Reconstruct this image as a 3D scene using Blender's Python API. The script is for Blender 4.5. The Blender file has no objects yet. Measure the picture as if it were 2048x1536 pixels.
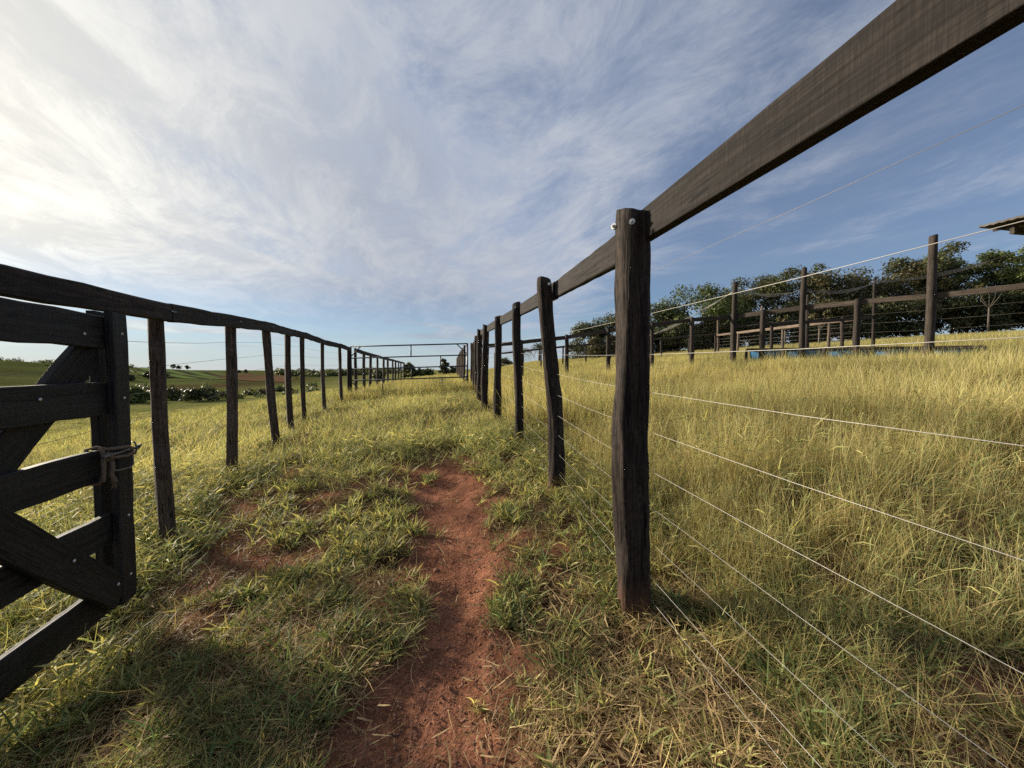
import bpy, bmesh, math, random
import numpy as np
from mathutils import Vector, Matrix, noise as mnoise

random.seed(7)
rng = np.random.default_rng(11)
R = math.radians
scene = bpy.context.scene
COL = scene.collection

# ------------------------------------------------------------------ camera
EYE = 1.05
cam_d = bpy.data.cameras.new('camera')
cam = bpy.data.objects.new('camera', cam_d)
COL.objects.link(cam)
cam_d.sensor_width = 36.0
cam_d.lens = 770.0 / 2048.0 * 36.0
cam_d.clip_start = 0.02
cam_d.clip_end = 6000
cam.location = (0, 0, EYE)
cam.rotation_euler = (R(90 - 2.08), 0, 0)
scene.camera = cam

# ------------------------------------------------------------------ sky, sun, exposure
SUN_AZ, SUN_EL = -64.0, 17.0            # degrees left of the view direction, above horizon
sdir = Vector((math.sin(R(SUN_AZ)) * math.cos(R(SUN_EL)), math.cos(R(SUN_AZ)) * math.cos(R(SUN_EL)), math.sin(R(SUN_EL))))


class NT:
    """tiny node-tree helper"""
    def __init__(self, tree):
        self.t = tree
        self.n = tree.nodes
        self.l = tree.links
        self.n.clear()

    def add(self, typ, inputs=None, **props):
        nd = self.n.new(typ)
        for k, v in props.items():
            setattr(nd, k, v)
        for k, v in (inputs or {}).items():
            s = nd.inputs[k]
            if isinstance(v, bpy.types.NodeSocket):
                self.l.new(v, s)
            else:
                s.default_value = v
        return nd

    def math(self, op, a, b=0.0, c=0.0, clamp=False):
        nd = self.add('ShaderNodeMath', operation=op, use_clamp=clamp)
        for i, v in enumerate((a, b, c)):
            if isinstance(v, bpy.types.NodeSocket):
                self.l.new(v, nd.inputs[i])
            else:
                nd.inputs[i].default_value = v
        return nd.outputs[0]

    def vec(self, x, y, z=0.0):
        return self.add('ShaderNodeCombineXYZ', {'X': x, 'Y': y, 'Z': z}).outputs[0]

    def noise(self, v, scale, detail=4, rough=.5, dist=0.0, lac=2.0):
        return self.add('ShaderNodeTexNoise', {'Vector': v, 'Scale': scale, 'Detail': detail, 'Roughness': rough,
                                               'Distortion': dist, 'Lacunarity': lac}).outputs[0]

    def mapr(self, v, a, b, c=0.0, d=1.0, interp='SMOOTHSTEP'):
        nd = self.add('ShaderNodeMapRange', interpolation_type=interp, clamp=True) if interp == 'LINEAR' else \
            self.add('ShaderNodeMapRange', interpolation_type=interp)
        for k, x in zip(('Value', 'From Min', 'From Max', 'To Min', 'To Max'), (v, a, b, c, d)):
            if isinstance(x, bpy.types.NodeSocket):
                self.l.new(x, nd.inputs[k])
            else:
                nd.inputs[k].default_value = x
        return nd.outputs[0]

    def mix(self, f, a, b, blend='MIX'):
        nd = self.add('ShaderNodeMix', data_type='RGBA', blend_type=blend)
        for i, v in ((0, f), (6, a), (7, b)):
            if isinstance(v, bpy.types.NodeSocket):
                self.l.new(v, nd.inputs[i])
            elif i == 0:
                nd.inputs[i].default_value = v
            else:
                nd.inputs[i].default_value = (v[0], v[1], v[2], 1)
        return nd.outputs[2]


world = bpy.data.worlds.new('World')
scene.world = world
world.use_nodes = True
W = NT(world.node_tree)
sky = W.add('ShaderNodeTexSky', sky_type='NISHITA', sun_disc=False)
sky.sun_elevation = R(SUN_EL)
sky.sun_rotation = R(SUN_AZ)
sky.air_density = 1.0
sky.dust_density = 0.1
sky.ozone_density = 2.2
tc = W.add('ShaderNodeTexCoord')
dirv = tc.outputs['Generated']
sx = W.add('ShaderNodeSeparateXYZ', {0: dirv})
dx, dy, dz = sx.outputs
zz = W.math('ADD', W.math('MAXIMUM', dz, 0.0), 0.07)
u = W.math('DIVIDE', dx, zz)
v = W.math('DIVIDE', dy, zz)
# slow warp of the cloud sheet
w1 = W.math('SUBTRACT', W.noise(W.vec(W.math('MULTIPLY', u, .50), W.math('MULTIPLY', v, .22), .6), 1.0, 2, .5), .5)
w2 = W.math('SUBTRACT', W.noise(W.vec(W.math('MULTIPLY', u, .8), W.math('MULTIPLY', v, .5), 4.2), 1.0, 2, .5), .5)
uw = W.math('ADD', u, W.math('MULTIPLY', w1, 1.5))
vw = W.math('ADD', v, W.math('MULTIPLY', w2, 1.0))
# streaks run mostly forward (v), fine across (u)
st = W.noise(W.vec(W.math('MULTIPLY', uw, 1.05), W.math('MULTIPLY', vw, .52), 2.1), 1.0, 8, .60, .35)
st2 = W.noise(W.vec(W.math('ADD', W.math('MULTIPLY', uw, 2.6), W.math('MULTIPLY', vw, .8)), W.math('MULTIPLY', vw, 1.55), 5.0), 1.0, 9, .72, .4)
big = W.noise(W.vec(W.math('MULTIPLY', u, .55), W.math('MULTIPLY', v, .30), 9.4), 1.0, 1, .5)
# the sheet is thick on the left and thins to the right
cov = W.mapr(W.math('ADD', u, W.math('MULTIPLY', v, -.12)), -1.5, 1.1, .46, .04)
dens = W.math('ADD', W.math('ADD', W.math('MULTIPLY', st, .80), W.math('MULTIPLY', st2, .55)), W.math('MULTIPLY', big, .40))
dens = W.math('ADD', dens, cov)
alpha = W.mapr(dens, .82, 1.26, .22, 1.0)
# thins out over the horizon, where the low clouds lie in bars
lown = W.noise(W.vec(W.math('MULTIPLY', dx, 3.0), W.math('MULTIPLY', dy, 3.0), W.math('MULTIPLY', dz, 30.0)), 1.0, 4, .55, .4)
low = W.mapr(lown, .45, .62)
lowband = W.math('MULTIPLY', W.mapr(dz, .015, .06), W.mapr(dz, .22, .10))
fade = W.mapr(dz, .03, .24, .05, 1.0)
alpha = W.math('MULTIPLY', alpha, fade)
alpha = W.math('MAXIMUM', alpha, W.math('MULTIPLY', W.math('MULTIPLY', low, lowband), .8))
alpha = W.math('MULTIPLY', alpha, .95)
# light through the sheet: bright towards the sun, grey-blue where it is thick and away from it
sd = W.add('ShaderNodeVectorMath', {0: dirv, 1: sdir}, operation='DOT_PRODUCT').outputs['Value']
near = W.mapr(sd, .40, 1.0, 0, 1, 'LINEAR')
near = W.math('POWER', near, 5.0)
thick = W.mapr(dens, 1.05, 1.6)
tex = W.mapr(st2, .38, .66, 0, 1)
c_far = W.mix(thick, (4.8, 5.4, 6.6), (3.3, 3.7, 4.6))
c_far = W.mix(W.math('MULTIPLY', tex, .6), c_far, (6.4, 6.6, 7.0))
c_near = W.mix(tex, (10.5, 10.1, 8.9), (14.0, 13.5, 11.8))
ccol = W.mix(near, c_far, c_near)
skyc = W.mix(1.0, sky.outputs[0], (.80, .91, 1.10), 'MULTIPLY')
skyc = W.mix(W.mapr(dz, .0, .16, .72, .0), skyc, (4.9, 5.9, 6.9))      # pale haze low over the horizon
final = W.mix(alpha, skyc, ccol)
bg = W.add('ShaderNodeBackground', {'Color': final, 'Strength': 0.05})
out = W.add('ShaderNodeOutputWorld', {'Surface': bg.outputs[0]})

sun_d = bpy.data.lights.new('sun', 'SUN')
sun = bpy.data.objects.new('sun', sun_d)
COL.objects.link(sun)
sun_d.energy = 5.0
sun_d.angle = R(6.5)
sun_d.color = (1.0, 0.89, 0.72)
sun.rotation_euler = (-sdir).to_track_quat('-Z', 'Y').to_euler()
sun.location = (-30, 15, 20)

vs = scene.view_settings
vs.view_transform = 'Standard'
vs.look = 'None'
vs.exposure = 0.95
vs.gamma = 1.0
vs.use_curve_mapping = False
scene.cycles.use_denoising = False
scene.cycles.max_bounces = 4
scene.cycles.diffuse_bounces = 3
scene.cycles.use_adaptive_sampling = True
scene.cycles.adaptive_threshold = .015
scene.cycles.transparent_max_bounces = 4
scene.cycles.sample_clamp_indirect = 6
scene.cycles.sample_clamp_direct = 12


# ------------------------------------------------------------------ helpers
def smooth(a, b, x):
    t = np.clip((np.asarray(x, float) - a) / (b - a), 0, 1)
    return t * t * (3 - 2 * t)


_perm = rng.random((256, 256))


def vnoise(x, y, s=1.0, octv=4, rough=.5, seed=0):
    """2-D value noise, 0..1"""
    x = np.asarray(x, float) * s + seed * 17.3
    y = np.asarray(y, float) * s + seed * 9.1
    tot = 0
    amp = 1.0
    nrm = 0
    for _ in range(octv):
        xi = np.floor(x).astype(int)
        yi = np.floor(y).astype(int)
        fx = x - xi
        fy = y - yi
        fx = fx * fx * (3 - 2 * fx)
        fy = fy * fy * (3 - 2 * fy)
        a = _perm[xi % 256, yi % 256]
        b = _perm[(xi + 1) % 256, yi % 256]
        c = _perm[xi % 256, (yi + 1) % 256]
        d = _perm[(xi + 1) % 256, (yi + 1) % 256]
        tot = tot + amp * ((a * (1 - fx) + b * fx) * (1 - fy) + (c * (1 - fx) + d * fx) * fy)
        nrm += amp
        amp *= rough
        x = x * 2.03 + 5.1
        y = y * 2.03 + 3.7
    return tot / nrm


def fence_x(Y):
    """x of the left fence line at distance Y"""
    return np.interp(Y, [-200, -5, 1.25, 2.56, 3.87, 5.09, 6.57, 9.04, 11.8, 32, 300], [60, 0.1, -1.9, -2.35, -2.82, -3.27, -3.82, -4.45, -4.93, -8.97, -60])


_pd = np.array([-500, 0, 3, 6, 10, 15, 22, 35, 55, 80, 120, 200, 420, 900])
_pz = np.array([0, 0, -.08, -.35, -.95, -1.7, -2.3, -2.2, -1.6, -1.2, -.8, 0, 1.0, 1.0])
_dd = np.linspace(-20, 900, 1841)
_zz = np.interp(_dd, _pd, _pz)
_zz = np.convolve(np.pad(_zz, 8, mode='edge'), np.ones(17) / 17, 'valid')


def path_x(Y):
    return np.interp(Y, [-3, .6, 1.0, 1.54, 2.43, 3.3, 4.0, 5.3, 8, 12], [.1, -.23, -.27, -.22, -.38, -.54, -.63, -.80, -1.25, -2.0])


def path_w(Y):
    return np.interp(Y, [-3, .7, 1.0, 1.54, 2.0, 2.43, 3.3, 4.0, 4.5, 6, 9], [.34, .36, .32, .20, .20, .24, .32, .27, .12, .05, .02])


def path_d(X, Y):
    """distance from the path's middle in half-widths, with a ragged edge"""
    e = (vnoise(X, Y, 5.0, 4, .6, 41) - .5) * 2.2
    return np.abs(X - path_x(Y)) / (path_w(Y) + .02) + e


def ground_big(X, Y):
    X = np.asarray(X, float)
    Y = np.asarray(Y, float)
    r = np.hypot(X, Y)
    k = .10 + .65 * smooth(-9, 4, X)
    Yp = np.where(Y < 12, Y, 12 + (np.minimum(Y, 70) - 12) * k)
    Yp = np.where(Y < -6, -6, Yp)
    lat = np.where(X > 0, .082 * 55 * np.tanh(X / 55), .06 * 60 * np.tanh(X / 60))
    z = .04 * Yp + lat
    d = (fence_x(Y) - X) * .95
    z = z + np.interp(d, _dd, _zz)
    # far ground: ridge line by azimuth
    az = np.degrees(np.arctan2(X, Y))
    zr = np.interp(az, [-180, -90, -60, -53, -47, -43, -38, -33, -26, -18, -9, 0, 20, 60, 180],
                   [8, 8, 7.5, 6.4, 3.6, 1.6, -.8, -2.6, -3.5, -1.5, 1.2, 2.0, 4.5, 6, 6])
    w = smooth(90, 340, r)
    z = z * (1 - w) + zr * w
    z = z + (vnoise(X, Y, .02, 3, .5, 3) - .5) * 3.0 * smooth(60, 160, r) * (1 - .6 * smooth(280, 400, r))
    return z


def ground(X, Y):
    X = np.asarray(X, float)
    Y = np.asarray(Y, float)
    z = ground_big(X, Y)
    r = np.hypot(X, Y)
    fade = 1 - smooth(14, 30, r)
    z = z + (vnoise(X, Y, .9, 3, .5, 1) - .5) * .10 * fade
    z = z - .10 * np.exp(-((X + 1.75) ** 2 + (Y - 1.35) ** 2) / .9)
    z = z - .05 * np.exp(-((X - .5) ** 2 + (Y - 1.45) ** 2) / .5) - .05 * np.exp(-((X + 2.3) ** 2 + (Y - 2.5) ** 2) / .8)
    pm = np.exp(-((X - path_x(Y)) / (path_w(Y) + .12)) ** 2) * (1 - smooth(5, 9, Y))
    z = z - .035 * pm
    z = z + (vnoise(X, Y, 7, 3, .55, 2) - .5) * .042 * (1 - smooth(4, 9, r))
    z = z + (vnoise(X, Y, 30, 3, .65, 4) - .5) * .022 * (1 - smooth(2, 4, r))
    return z


def gz(x, y):
    return float(ground(np.array([x]), np.array([y]))[0])


def mesh_np(name, V, F, mat=None, col=None, smooth_sh=False, colname='col'):
    """mesh from numpy arrays; F is (n,4) or (n,3)"""
    me = bpy.data.meshes.new(name)
    V = np.asarray(V, np.float32)
    F = np.asarray(F, np.int32)
    n, k = F.shape
    me.vertices.add(len(V))
    me.vertices.foreach_set('co', V.ravel())
    me.loops.add(n * k)
    me.loops.foreach_set('vertex_index', F.ravel())
    me.polygons.add(n)
    me.polygons.foreach_set('loop_start', np.arange(0, n * k, k, dtype=np.int32))
    me.polygons.foreach_set('loop_total', np.full(n, k, np.int32))
    if smooth_sh:
        me.polygons.foreach_set('use_smooth', np.ones(n, bool))
    if col is not None:
        a = me.attributes.new(colname, 'FLOAT_COLOR', 'POINT')
        c = np.ones((len(V), 4), np.float32)
        c[:, :3] = col
        a.data.foreach_set('color', c.ravel())
    me.update(calc_edges=True)
    me.validate()
    if mat:
        me.materials.append(mat)
    return me


def link(name, me, parent=None):
    o = bpy.data.objects.new(name, me)
    COL.objects.link(o)
    if parent is not None:
        o.parent = parent
    return o


def tag(o, label=None, cat=None, group=None, kind=None):
    if label:
        o['label'] = label
    if cat:
        o['category'] = cat
    if group:
        o['group'] = group
    if kind:
        o['kind'] = kind
    return o


def thing(name, loc, label, cat, group=None, rotz=0.0):
    o = link(name, None)
    o.location = loc
    o.rotation_euler = (0, 0, rotz)
    o.empty_display_size = .2
    return tag(o, label, cat, group)


class MB:
    """collects polygons for one mesh"""
    def __init__(self):
        self.v = []
        self.f = []
        self.sm = []

    def tube(self, pts, rad, seg=8, caps=True, sm=True):
        pts = [Vector(p) for p in pts]
        n = len(pts)
        rads = rad if isinstance(rad, (list, tuple)) else [rad] * n
        b0 = len(self.v)
        up = Vector((0, 0, 1))
        prev = None
        for i, p in enumerate(pts):
            t = (pts[min(i + 1, n - 1)] - pts[max(i - 1, 0)])
            if t.length < 1e-9:
                t = Vector((0, 0, 1))
            t.normalize()
            if prev is None:
                a = t.cross(up)
                if a.length < .05:
                    a = t.cross(Vector((1, 0, 0)))
                a.normalize()
            else:
                a = (prev - t * prev.dot(t))
                a.normalize()
            prev = a
            b = t.cross(a)
            for k in range(seg):
                an = 2 * math.pi * k / seg
                self.v.append(p + (a * math.cos(an) + b * math.sin(an)) * rads[i])
        for i in range(n - 1):
            for k in range(seg):
                k2 = (k + 1) % seg
                self.f.append((b0 + i * seg + k, b0 + i * seg + k2, b0 + (i + 1) * seg + k2, b0 + (i + 1) * seg + k))
                self.sm.append(sm)
        if caps:
            self.f.append(tuple(b0 + k for k in reversed(range(seg))))
            self.f.append(tuple(b0 + (n - 1) * seg + k for k in range(seg)))
            self.sm += [False, False]
        return self

    def box(self, c, s, rot=None, ch=0.0):
        """box centred c with size s, chamfered by building from bmesh bevel when ch>0"""
        bm = bmesh.new()
        bmesh.ops.create_cube(bm, size=1.0)
        for vv in bm.verts:
            vv.co = Vector((vv.co.x * s[0], vv.co.y * s[1], vv.co.z * s[2]))
        if ch > 0:
            bmesh.ops.bevel(bm, geom=list(bm.edges), offset=ch, segments=1, affect='EDGES')
        b0 = len(self.v)
        bm.verts.index_update()
        for vv in bm.verts:
            p = vv.co.copy()
            if rot is not None:
                p = rot @ p
            self.v.append(p + Vector(c))
        for f in bm.faces:
            self.f.append(tuple(b0 + q.index for q in f.verts))
            self.sm.append(False)
        bm.free()
        return self

    def dome(self, c, axis, r, h, seg=8):
        c = Vector(c)
        ax = Vector(axis).normalized()
        pts = [c + ax * (h * t) for t in (0, .35, .7, .95)]
        self.tube(pts, [r, r * .95, r * .65, r * .2], seg)
        return self

    def build(self, name, mat, parent=None):
        me = bpy.data.meshes.new(name)
        me.from_pydata([tuple(p) for p in self.v], [], self.f)
        me.polygons.foreach_set('use_smooth', self.sm)
        if mat:
            me.materials.append(mat)
        me.update()
        return link(name, me, parent)


# ------------------------------------------------------------------ materials
def new_mat(name):
    m = bpy.data.materials.new(name)
    m.use_nodes = True
    return m, NT(m.node_tree)


def finish(N, bsdf):
    N.add('ShaderNodeOutputMaterial', {'Surface': bsdf})


def wood_mat(name, c1, c2, along='Z', rough=.75, saw=0.0, bump=.5, fiss=1.0, rand=.35, grey=None, splash=False):
    """weathered wood: grain stretched along one local axis"""
    m, N = new_mat(name)
    t = N.add('ShaderNodeTexCoord')
    oi = N.add('ShaderNodeObjectInfo')
    off = N.math('MULTIPLY', oi.outputs['Random'], 37.0)
    sc = {'X': (.05, 1, 1), 'Z': (1, 1, .06)}[along]
    mp = N.add('ShaderNodeMapping', {'Vector': t.outputs['Object'], 'Scale': sc})
    av = N.add('ShaderNodeVectorMath', {0: mp.outputs[0], 1: N.vec(off, off, off)}, operation='ADD').outputs[0]
    # slow bend of the grain so it is not ruler straight
    wb = N.add('ShaderNodeTexNoise', {'Vector': t.outputs['Object'], 'Scale': 3.0, 'Detail': 2}).outputs['Color']
    av = N.add('ShaderNodeVectorMath', {0: wb, 1: (.012, .012, .006), 2: av}, operation='MULTIPLY_ADD').outputs[0]
    g1 = N.noise(av, 120, 5, .6, .3)
    g2 = N.noise(av, 34, 4, .55, .5)
    blotch = N.noise(t.outputs['Object'], 5.0, 4, .6)
    f = N.mapr(N.math('ADD', N.math('MULTIPLY', g1, .55), N.math('MULTIPLY', g2, .45)), .36, .64)
    col = N.mix(f, c1, c2)
    if grey is not None:
        col = N.mix(N.math('MULTIPLY', N.mapr(blotch, .42, .68), .7), col, grey)
    col = N.mix(N.mapr(N.noise(av, 46, 4, .6, .6), .60, .70), col, tuple(x * .3 for x in c1))
    crs = N.noise(N.add('ShaderNodeMapping', {'Vector': t.outputs['Object'], 'Scale': (260, 60, 14) if along == 'X' else (90, 90, 40)}).outputs[0], 1.0, 3, .6)
    col = N.mix(1.0, col, N.mix(N.mapr(crs, .3, .7), (.62, .62, .62), (1.32, 1.3, 1.28)), 'MULTIPLY')
    chk = N.mapr(N.noise(av, 70, 2, .5, .8), .655, .69)
    col = N.mix(chk, col, (.004, .003, .003))
    if splash:
        oz = N.add('ShaderNodeSeparateXYZ', {0: t.outputs['Object']}).outputs['Z']
        sp = N.math('MULTIPLY', N.mapr(N.math('ADD', oz, N.math('MULTIPLY', blotch, .22)), .30, .12), .55)
        col = N.mix(sp, col, (.13, .062, .038))
    hsv = N.add('ShaderNodeHueSaturation', {'Color': col, 'Value': N.math('ADD', N.math('MULTIPLY', oi.outputs['Random'], rand), 1 - rand * .5)})
    h = N.math('ADD', N.math('MULTIPLY', g1, .6), N.math('MULTIPLY', g2, 1.0 * fiss))
    h = N.math('ADD', h, N.math('MULTIPLY', blotch, .5))
    if saw:
        wv = N.add('ShaderNodeTexWave', {'Vector': N.add('ShaderNodeMapping', {'Vector': t.outputs['Object'], 'Scale': (.8, .2, .35)}).outputs[0], 'Scale': 38.0, 'Distortion': 3.0, 'Detail': 2.0, 'Detail Scale': .8},
                   wave_type='BANDS', bands_direction='DIAGONAL').outputs['Fac']
        h = N.math('ADD', h, N.math('MULTIPLY', wv, saw))
    bp = N.add('ShaderNodeBump', {'Strength': bump, 'Distance': .006, 'Height': h})
    b = N.add('ShaderNodeBsdfPrincipled', {'Base Color': hsv.outputs[0], 'Roughness': rough, 'Normal': bp.outputs[0], 'Specular IOR Level': .25})
    finish(N, b.outputs[0])
    return m


def plain_mat(name, c, rough=.5, metal=0.0, var=.25, scale=20, bump=.1, spec=.5):
    m, N = new_mat(name)
    t = N.add('ShaderNodeTexCoord')
    n = N.noise(t.outputs['Object'], scale, 5, .6)
    col = N.mix(n, tuple(x * (1 - var) for x in c), tuple(min(1, x * (1 + var)) for x in c))
    rr = N.mapr(n, .3, .7, max(.05, rough - .1), min(1, rough + .15))
    bp = N.add('ShaderNodeBump', {'Strength': bump, 'Distance': .004, 'Height': n})
    b = N.add('ShaderNodeBsdfPrincipled', {'Base Color': col, 'Roughness': rr, 'Metallic': metal, 'Normal': bp.outputs[0], 'Specular IOR Level': spec})
    finish(N, b.outputs[0])
    return m


M_POST = wood_mat('dark_post_wood', (.008, .006, .005), (.046, .034, .027), 'Z', .95, 0, 1.0, 1.6, .3, None, True)
M_RAIL = wood_mat('dark_sawn_rail', (.008, .0065, .0055), (.027, .0215, .018), 'X', .9, 0, .9, 1.0, .25)
M_LPOST = wood_mat('brown_split_post', (.025, .017, .013), (.10, .072, .052), 'Z', .85, 0, .9, 1.4, .6, (.075, .065, .056), True)
M_LRAIL = wood_mat('dark_brown_rail', (.014, .011, .009), (.052, .039, .031), 'X', .85, 0, .8, .9, .3)
M_GATE = wood_mat('black_stained_gate_wood', (.009, .0085, .0085), (.030, .027, .025), 'X', .62, 0, .5, .9, .15)
M_GATEV = wood_mat('black_stained_gate_stile', (.012, .011, .011), (.030, .026, .024), 'Z', .62, 0, .35, .7, .15)
M_FPOST = wood_mat('field_post_wood', (.015, .012, .010), (.052, .040, .032), 'Z', .85, 0, .6, 1.0, .5)
M_FRAIL = wood_mat('field_rail_wood', (.024, .019, .015), (.082, .064, .050), 'X', .85, 0, .5, 1.0, .3)
M_GPOST = wood_mat('sunlit_pale_post', (.06, .045, .034), (.19, .15, .115), 'Z', .9, 0, .6, 1.2, .5)  # far fence post and rail: sunlight on the wood put into paler colour
M_GRAIL = wood_mat('sunlit_pale_rail', (.07, .050, .037), (.19, .145, .11), 'X', .9, .2, .5, 1.0, .3)
M_WIRE = plain_mat('galvanised_wire', (.40, .375, .33), .55, .3, .15, 60, .05)
M_DWIRE = plain_mat('rusty_thin_wire', (.22, .19, .16), .6, .5, .3, 60, .05)
M_BOLT = plain_mat('zinc_bolt', (.50, .49, .46), .38, .9, .15, 90, .05)
M_STEEL = plain_mat('dark_blue_gate_paint', (.012, .020, .034), .5, 0, .3, 14, .08)
M_IRON = plain_mat('worn_iron', (.16, .15, .14), .45, .8, .35, 50, .15)
M_ROPE = plain_mat('old_rope', (.16, .12, .085), .95, 0, .45, 160, .8, .1)
M_BLUE = plain_mat('blue_plastic', (.05, .165, .31), .45, 0, .25, 6, .05)
M_ROOF = plain_mat('zinc_roof_sheet', (.085, .075, .068), .7, .1, .25, 3, .1)
M_CABLE = plain_mat('grey_cable', (.20, .19, .18), .6, 0, .2, 30, .05)
M_STONE = plain_mat('reddish_stone', (.25, .115, .070), .95, 0, .35, 30, .7, .1)
M_CLOD = plain_mat('soil_clod', (.26, .135, .09), 1.0, 0, .3, 30, .5, 0)
M_DUNG = plain_mat('dried_dung', (.055, .042, .032), .95, 0, .4, 60, .9, .1)


def foliage_mat(name, trans=.45, gloss=.25, rough=.45):
    m, N = new_mat(name)
    a = N.add('ShaderNodeAttribute', attribute_name='col')
    ti = N.add('ShaderNodeAttribute', attribute_name='tint', attribute_type='INSTANCER')
    hu = N.add('ShaderNodeAttribute', attribute_name='dry', attribute_type='INSTANCER')
    c = N.mix(hu.outputs['Fac'], a.outputs['Color'], (.44, .335, .14))
    val = N.math('ADD', ti.outputs['Fac'], 1.0)
    c = N.add('ShaderNodeHueSaturation', {'Color': c, 'Value': val}).outputs[0]
    d = N.add('ShaderNodeBsdfPrincipled', {'Base Color': c, 'Roughness': rough, 'Specular IOR Level': gloss})
    tcol = N.mix(1.0, c, (1.15, 1.1, .75), 'MULTIPLY')
    tr = N.add('ShaderNodeBsdfTranslucent', {'Color': tcol})
    mx = N.add('ShaderNodeMixShader', {0: trans, 1: d.outputs[0], 2: tr.outputs[0]})
    finish(N, mx.outputs[0])
    return m


M_GRASS = foliage_mat('grass_blade', .42, .12, .6)
M_STRAW = foliage_mat('dry_straw', .25, .15, .6)
M_LEAF = foliage_mat('tree_leaf', .28, .25, .5)
M_BARK = wood_mat('tree_bark', (.05, .042, .034), (.16, .135, .11), 'Z', .9, 0, .8, 1.4, .3)


# ------------------------------------------------------------------ ground sheet
def ground_colors(X, Y):
    """base colour of the bare ground/far vegetation by place"""
    r = np.hypot(X, Y)
    soil = np.array([.265, .124, .078])
    soild = np.array([.150, .070, .046])
    shaded_thatch = np.array([.060, .038, .021])  # dead grass, its colour darkened to stand for shaded gaps between tufts
    olive = np.array([.19, .18, .070])
    green = np.array([.115, .145, .042])
    n1 = vnoise(X, Y, 1.6, 4, .55, 6)[:, None]
    n2 = vnoise(X, Y, .25, 4, .55, 7)[:, None]
    n3 = vnoise(X, Y, 7, 3, .6, 8)[:, None]
    soilc = soil * (.55 + .7 * n3) * (1 - .35 * n1) + soild * .25
    pm = (1 - smooth(.8, 1.5, path_d(X, Y)))[:, None] * (1 - smooth(5, 8, Y))[:, None]
    bare = np.maximum(pm, smooth(.46, .60, n1))
    near = soilc * bare + (shaded_thatch * (.6 + .6 * n3)) * (1 - bare)
    far = olive * (.8 + .5 * n2) * n2 + green * (1 - n2)
    wf = smooth(8, 26, r)[:, None]
    c = near * (1 - wf) + far * wf
    # ploughed brown strip beyond the corridor and the red bare patch in the paddock
    a = np.exp(-((X + 11) / 6) ** 2 - ((Y - 46) / 9) ** 2)[:, None]
    c = c * (1 - .8 * a) + np.array([.14, .075, .05]) * .8 * a
    a = np.exp(-((X - .6) / 1.8) ** 2 - ((Y - 17) / 2.2) ** 2)[:, None]
    c = c * (1 - .9 * a) + soil * .9 * a
    # hillside across the valley
    d = (fence_x(Y) - X) * .95
    hn = vnoise(X, Y, .045, 4, .6, 12)[:, None]
    hn2 = vnoise(X, Y * 3, .012, 3, .5, 13)[:, None]
    hill = np.array([.075, .100, .032]) * (.25 + 1.5 * hn) * (1 - hn2 * .6) + np.array([.085, .072, .034]) * hn2 * .6
    wh = smooth(28, 60, d)[:, None]
    c = c * (1 - wh) + hill * wh
    bank = np.exp(-((d - 60) / 9) ** 2)[:, None] * smooth(.40, .6, hn)
    c = c * (1 - .7 * bank) + np.array([.075, .040, .030]) * .7 * bank
    return np.clip(c, 0, 1)


NR, NA = 330, 460
rr = np.concatenate([[0.0], np.geomspace(.25, 4000, NR)])
aa = np.linspace(-math.pi, math.pi, NA, endpoint=False)
RRg, AAg = np.meshgrid(rr[1:], aa, indexing='ij')
X = (RRg * np.sin(AAg)).ravel()
Y = (RRg * np.cos(AAg)).ravel()
X = np.concatenate([[0], X])
Y = np.concatenate([[0], Y])
Z = ground(X, Y)
i = np.arange(NR - 1)[:, None] * NA
j = np.arange(NA)[None, :]
j2 = (j + 1) % NA
F = np.stack([1 + i + j, 1 + i + NA + j, 1 + i + NA + j2, 1 + i + j2], -1).reshape(-1, 4)
Fc = np.stack([np.zeros(NA, int), np.zeros(NA, int), 1 + np.arange(NA), 1 + (np.arange(NA) + 1) % NA], -1)
m_ground, N = new_mat('red_earth_and_pasture')
a_ = N.add('ShaderNodeAttribute', attribute_name='col')
tco = N.add('ShaderNodeTexCoord').outputs['Object']
n_f = N.noise(tco, 90, 6, .65)
n_m = N.noise(tco, 14, 5, .6)
n_g = N.noise(tco, .9, 8, .7)
cc = N.mix(1.0, a_.outputs['Color'], N.mix(N.mapr(n_f, .3, .7), (.62, .60, .58), (1.35, 1.32, 1.28)), 'MULTIPLY')
cc = N.mix(1.0, cc, N.mix(N.mapr(n_m, .3, .7), (.75, .74, .72), (1.22, 1.2, 1.2)), 'MULTIPLY')
cc = N.mix(1.0, cc, N.mix(N.mapr(n_g, .3, .7), (.72, .74, .72), (1.25, 1.2, 1.2)), 'MULTIPLY')
hh = N.math('ADD', N.math('MULTIPLY', n_f, .5), N.math('MULTIPLY', n_m, 1.2))
bp = N.add('ShaderNodeBump', {'Strength': 1.0, 'Distance': .028, 'Height': hh})
bs = N.add('ShaderNodeBsdfPrincipled', {'Base Color': cc, 'Roughness': 1.0, 'Specular IOR Level': 0.0, 'Normal': bp.outputs[0]})
finish(N, bs.outputs[0])
F = np.concatenate([F, np.stack([Fc[:, 0], Fc[:, 2], Fc[:, 3], Fc[:, 3]], -1)[:0]])
me = mesh_np('ground', np.stack([X, Y, Z], 1), F, m_ground, ground_colors(X, Y), True)
g = link('ground', me)
tag(g, 'red earth pasture sloping up to the right with a worn footpath', 'ground', kind='structure')


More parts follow.
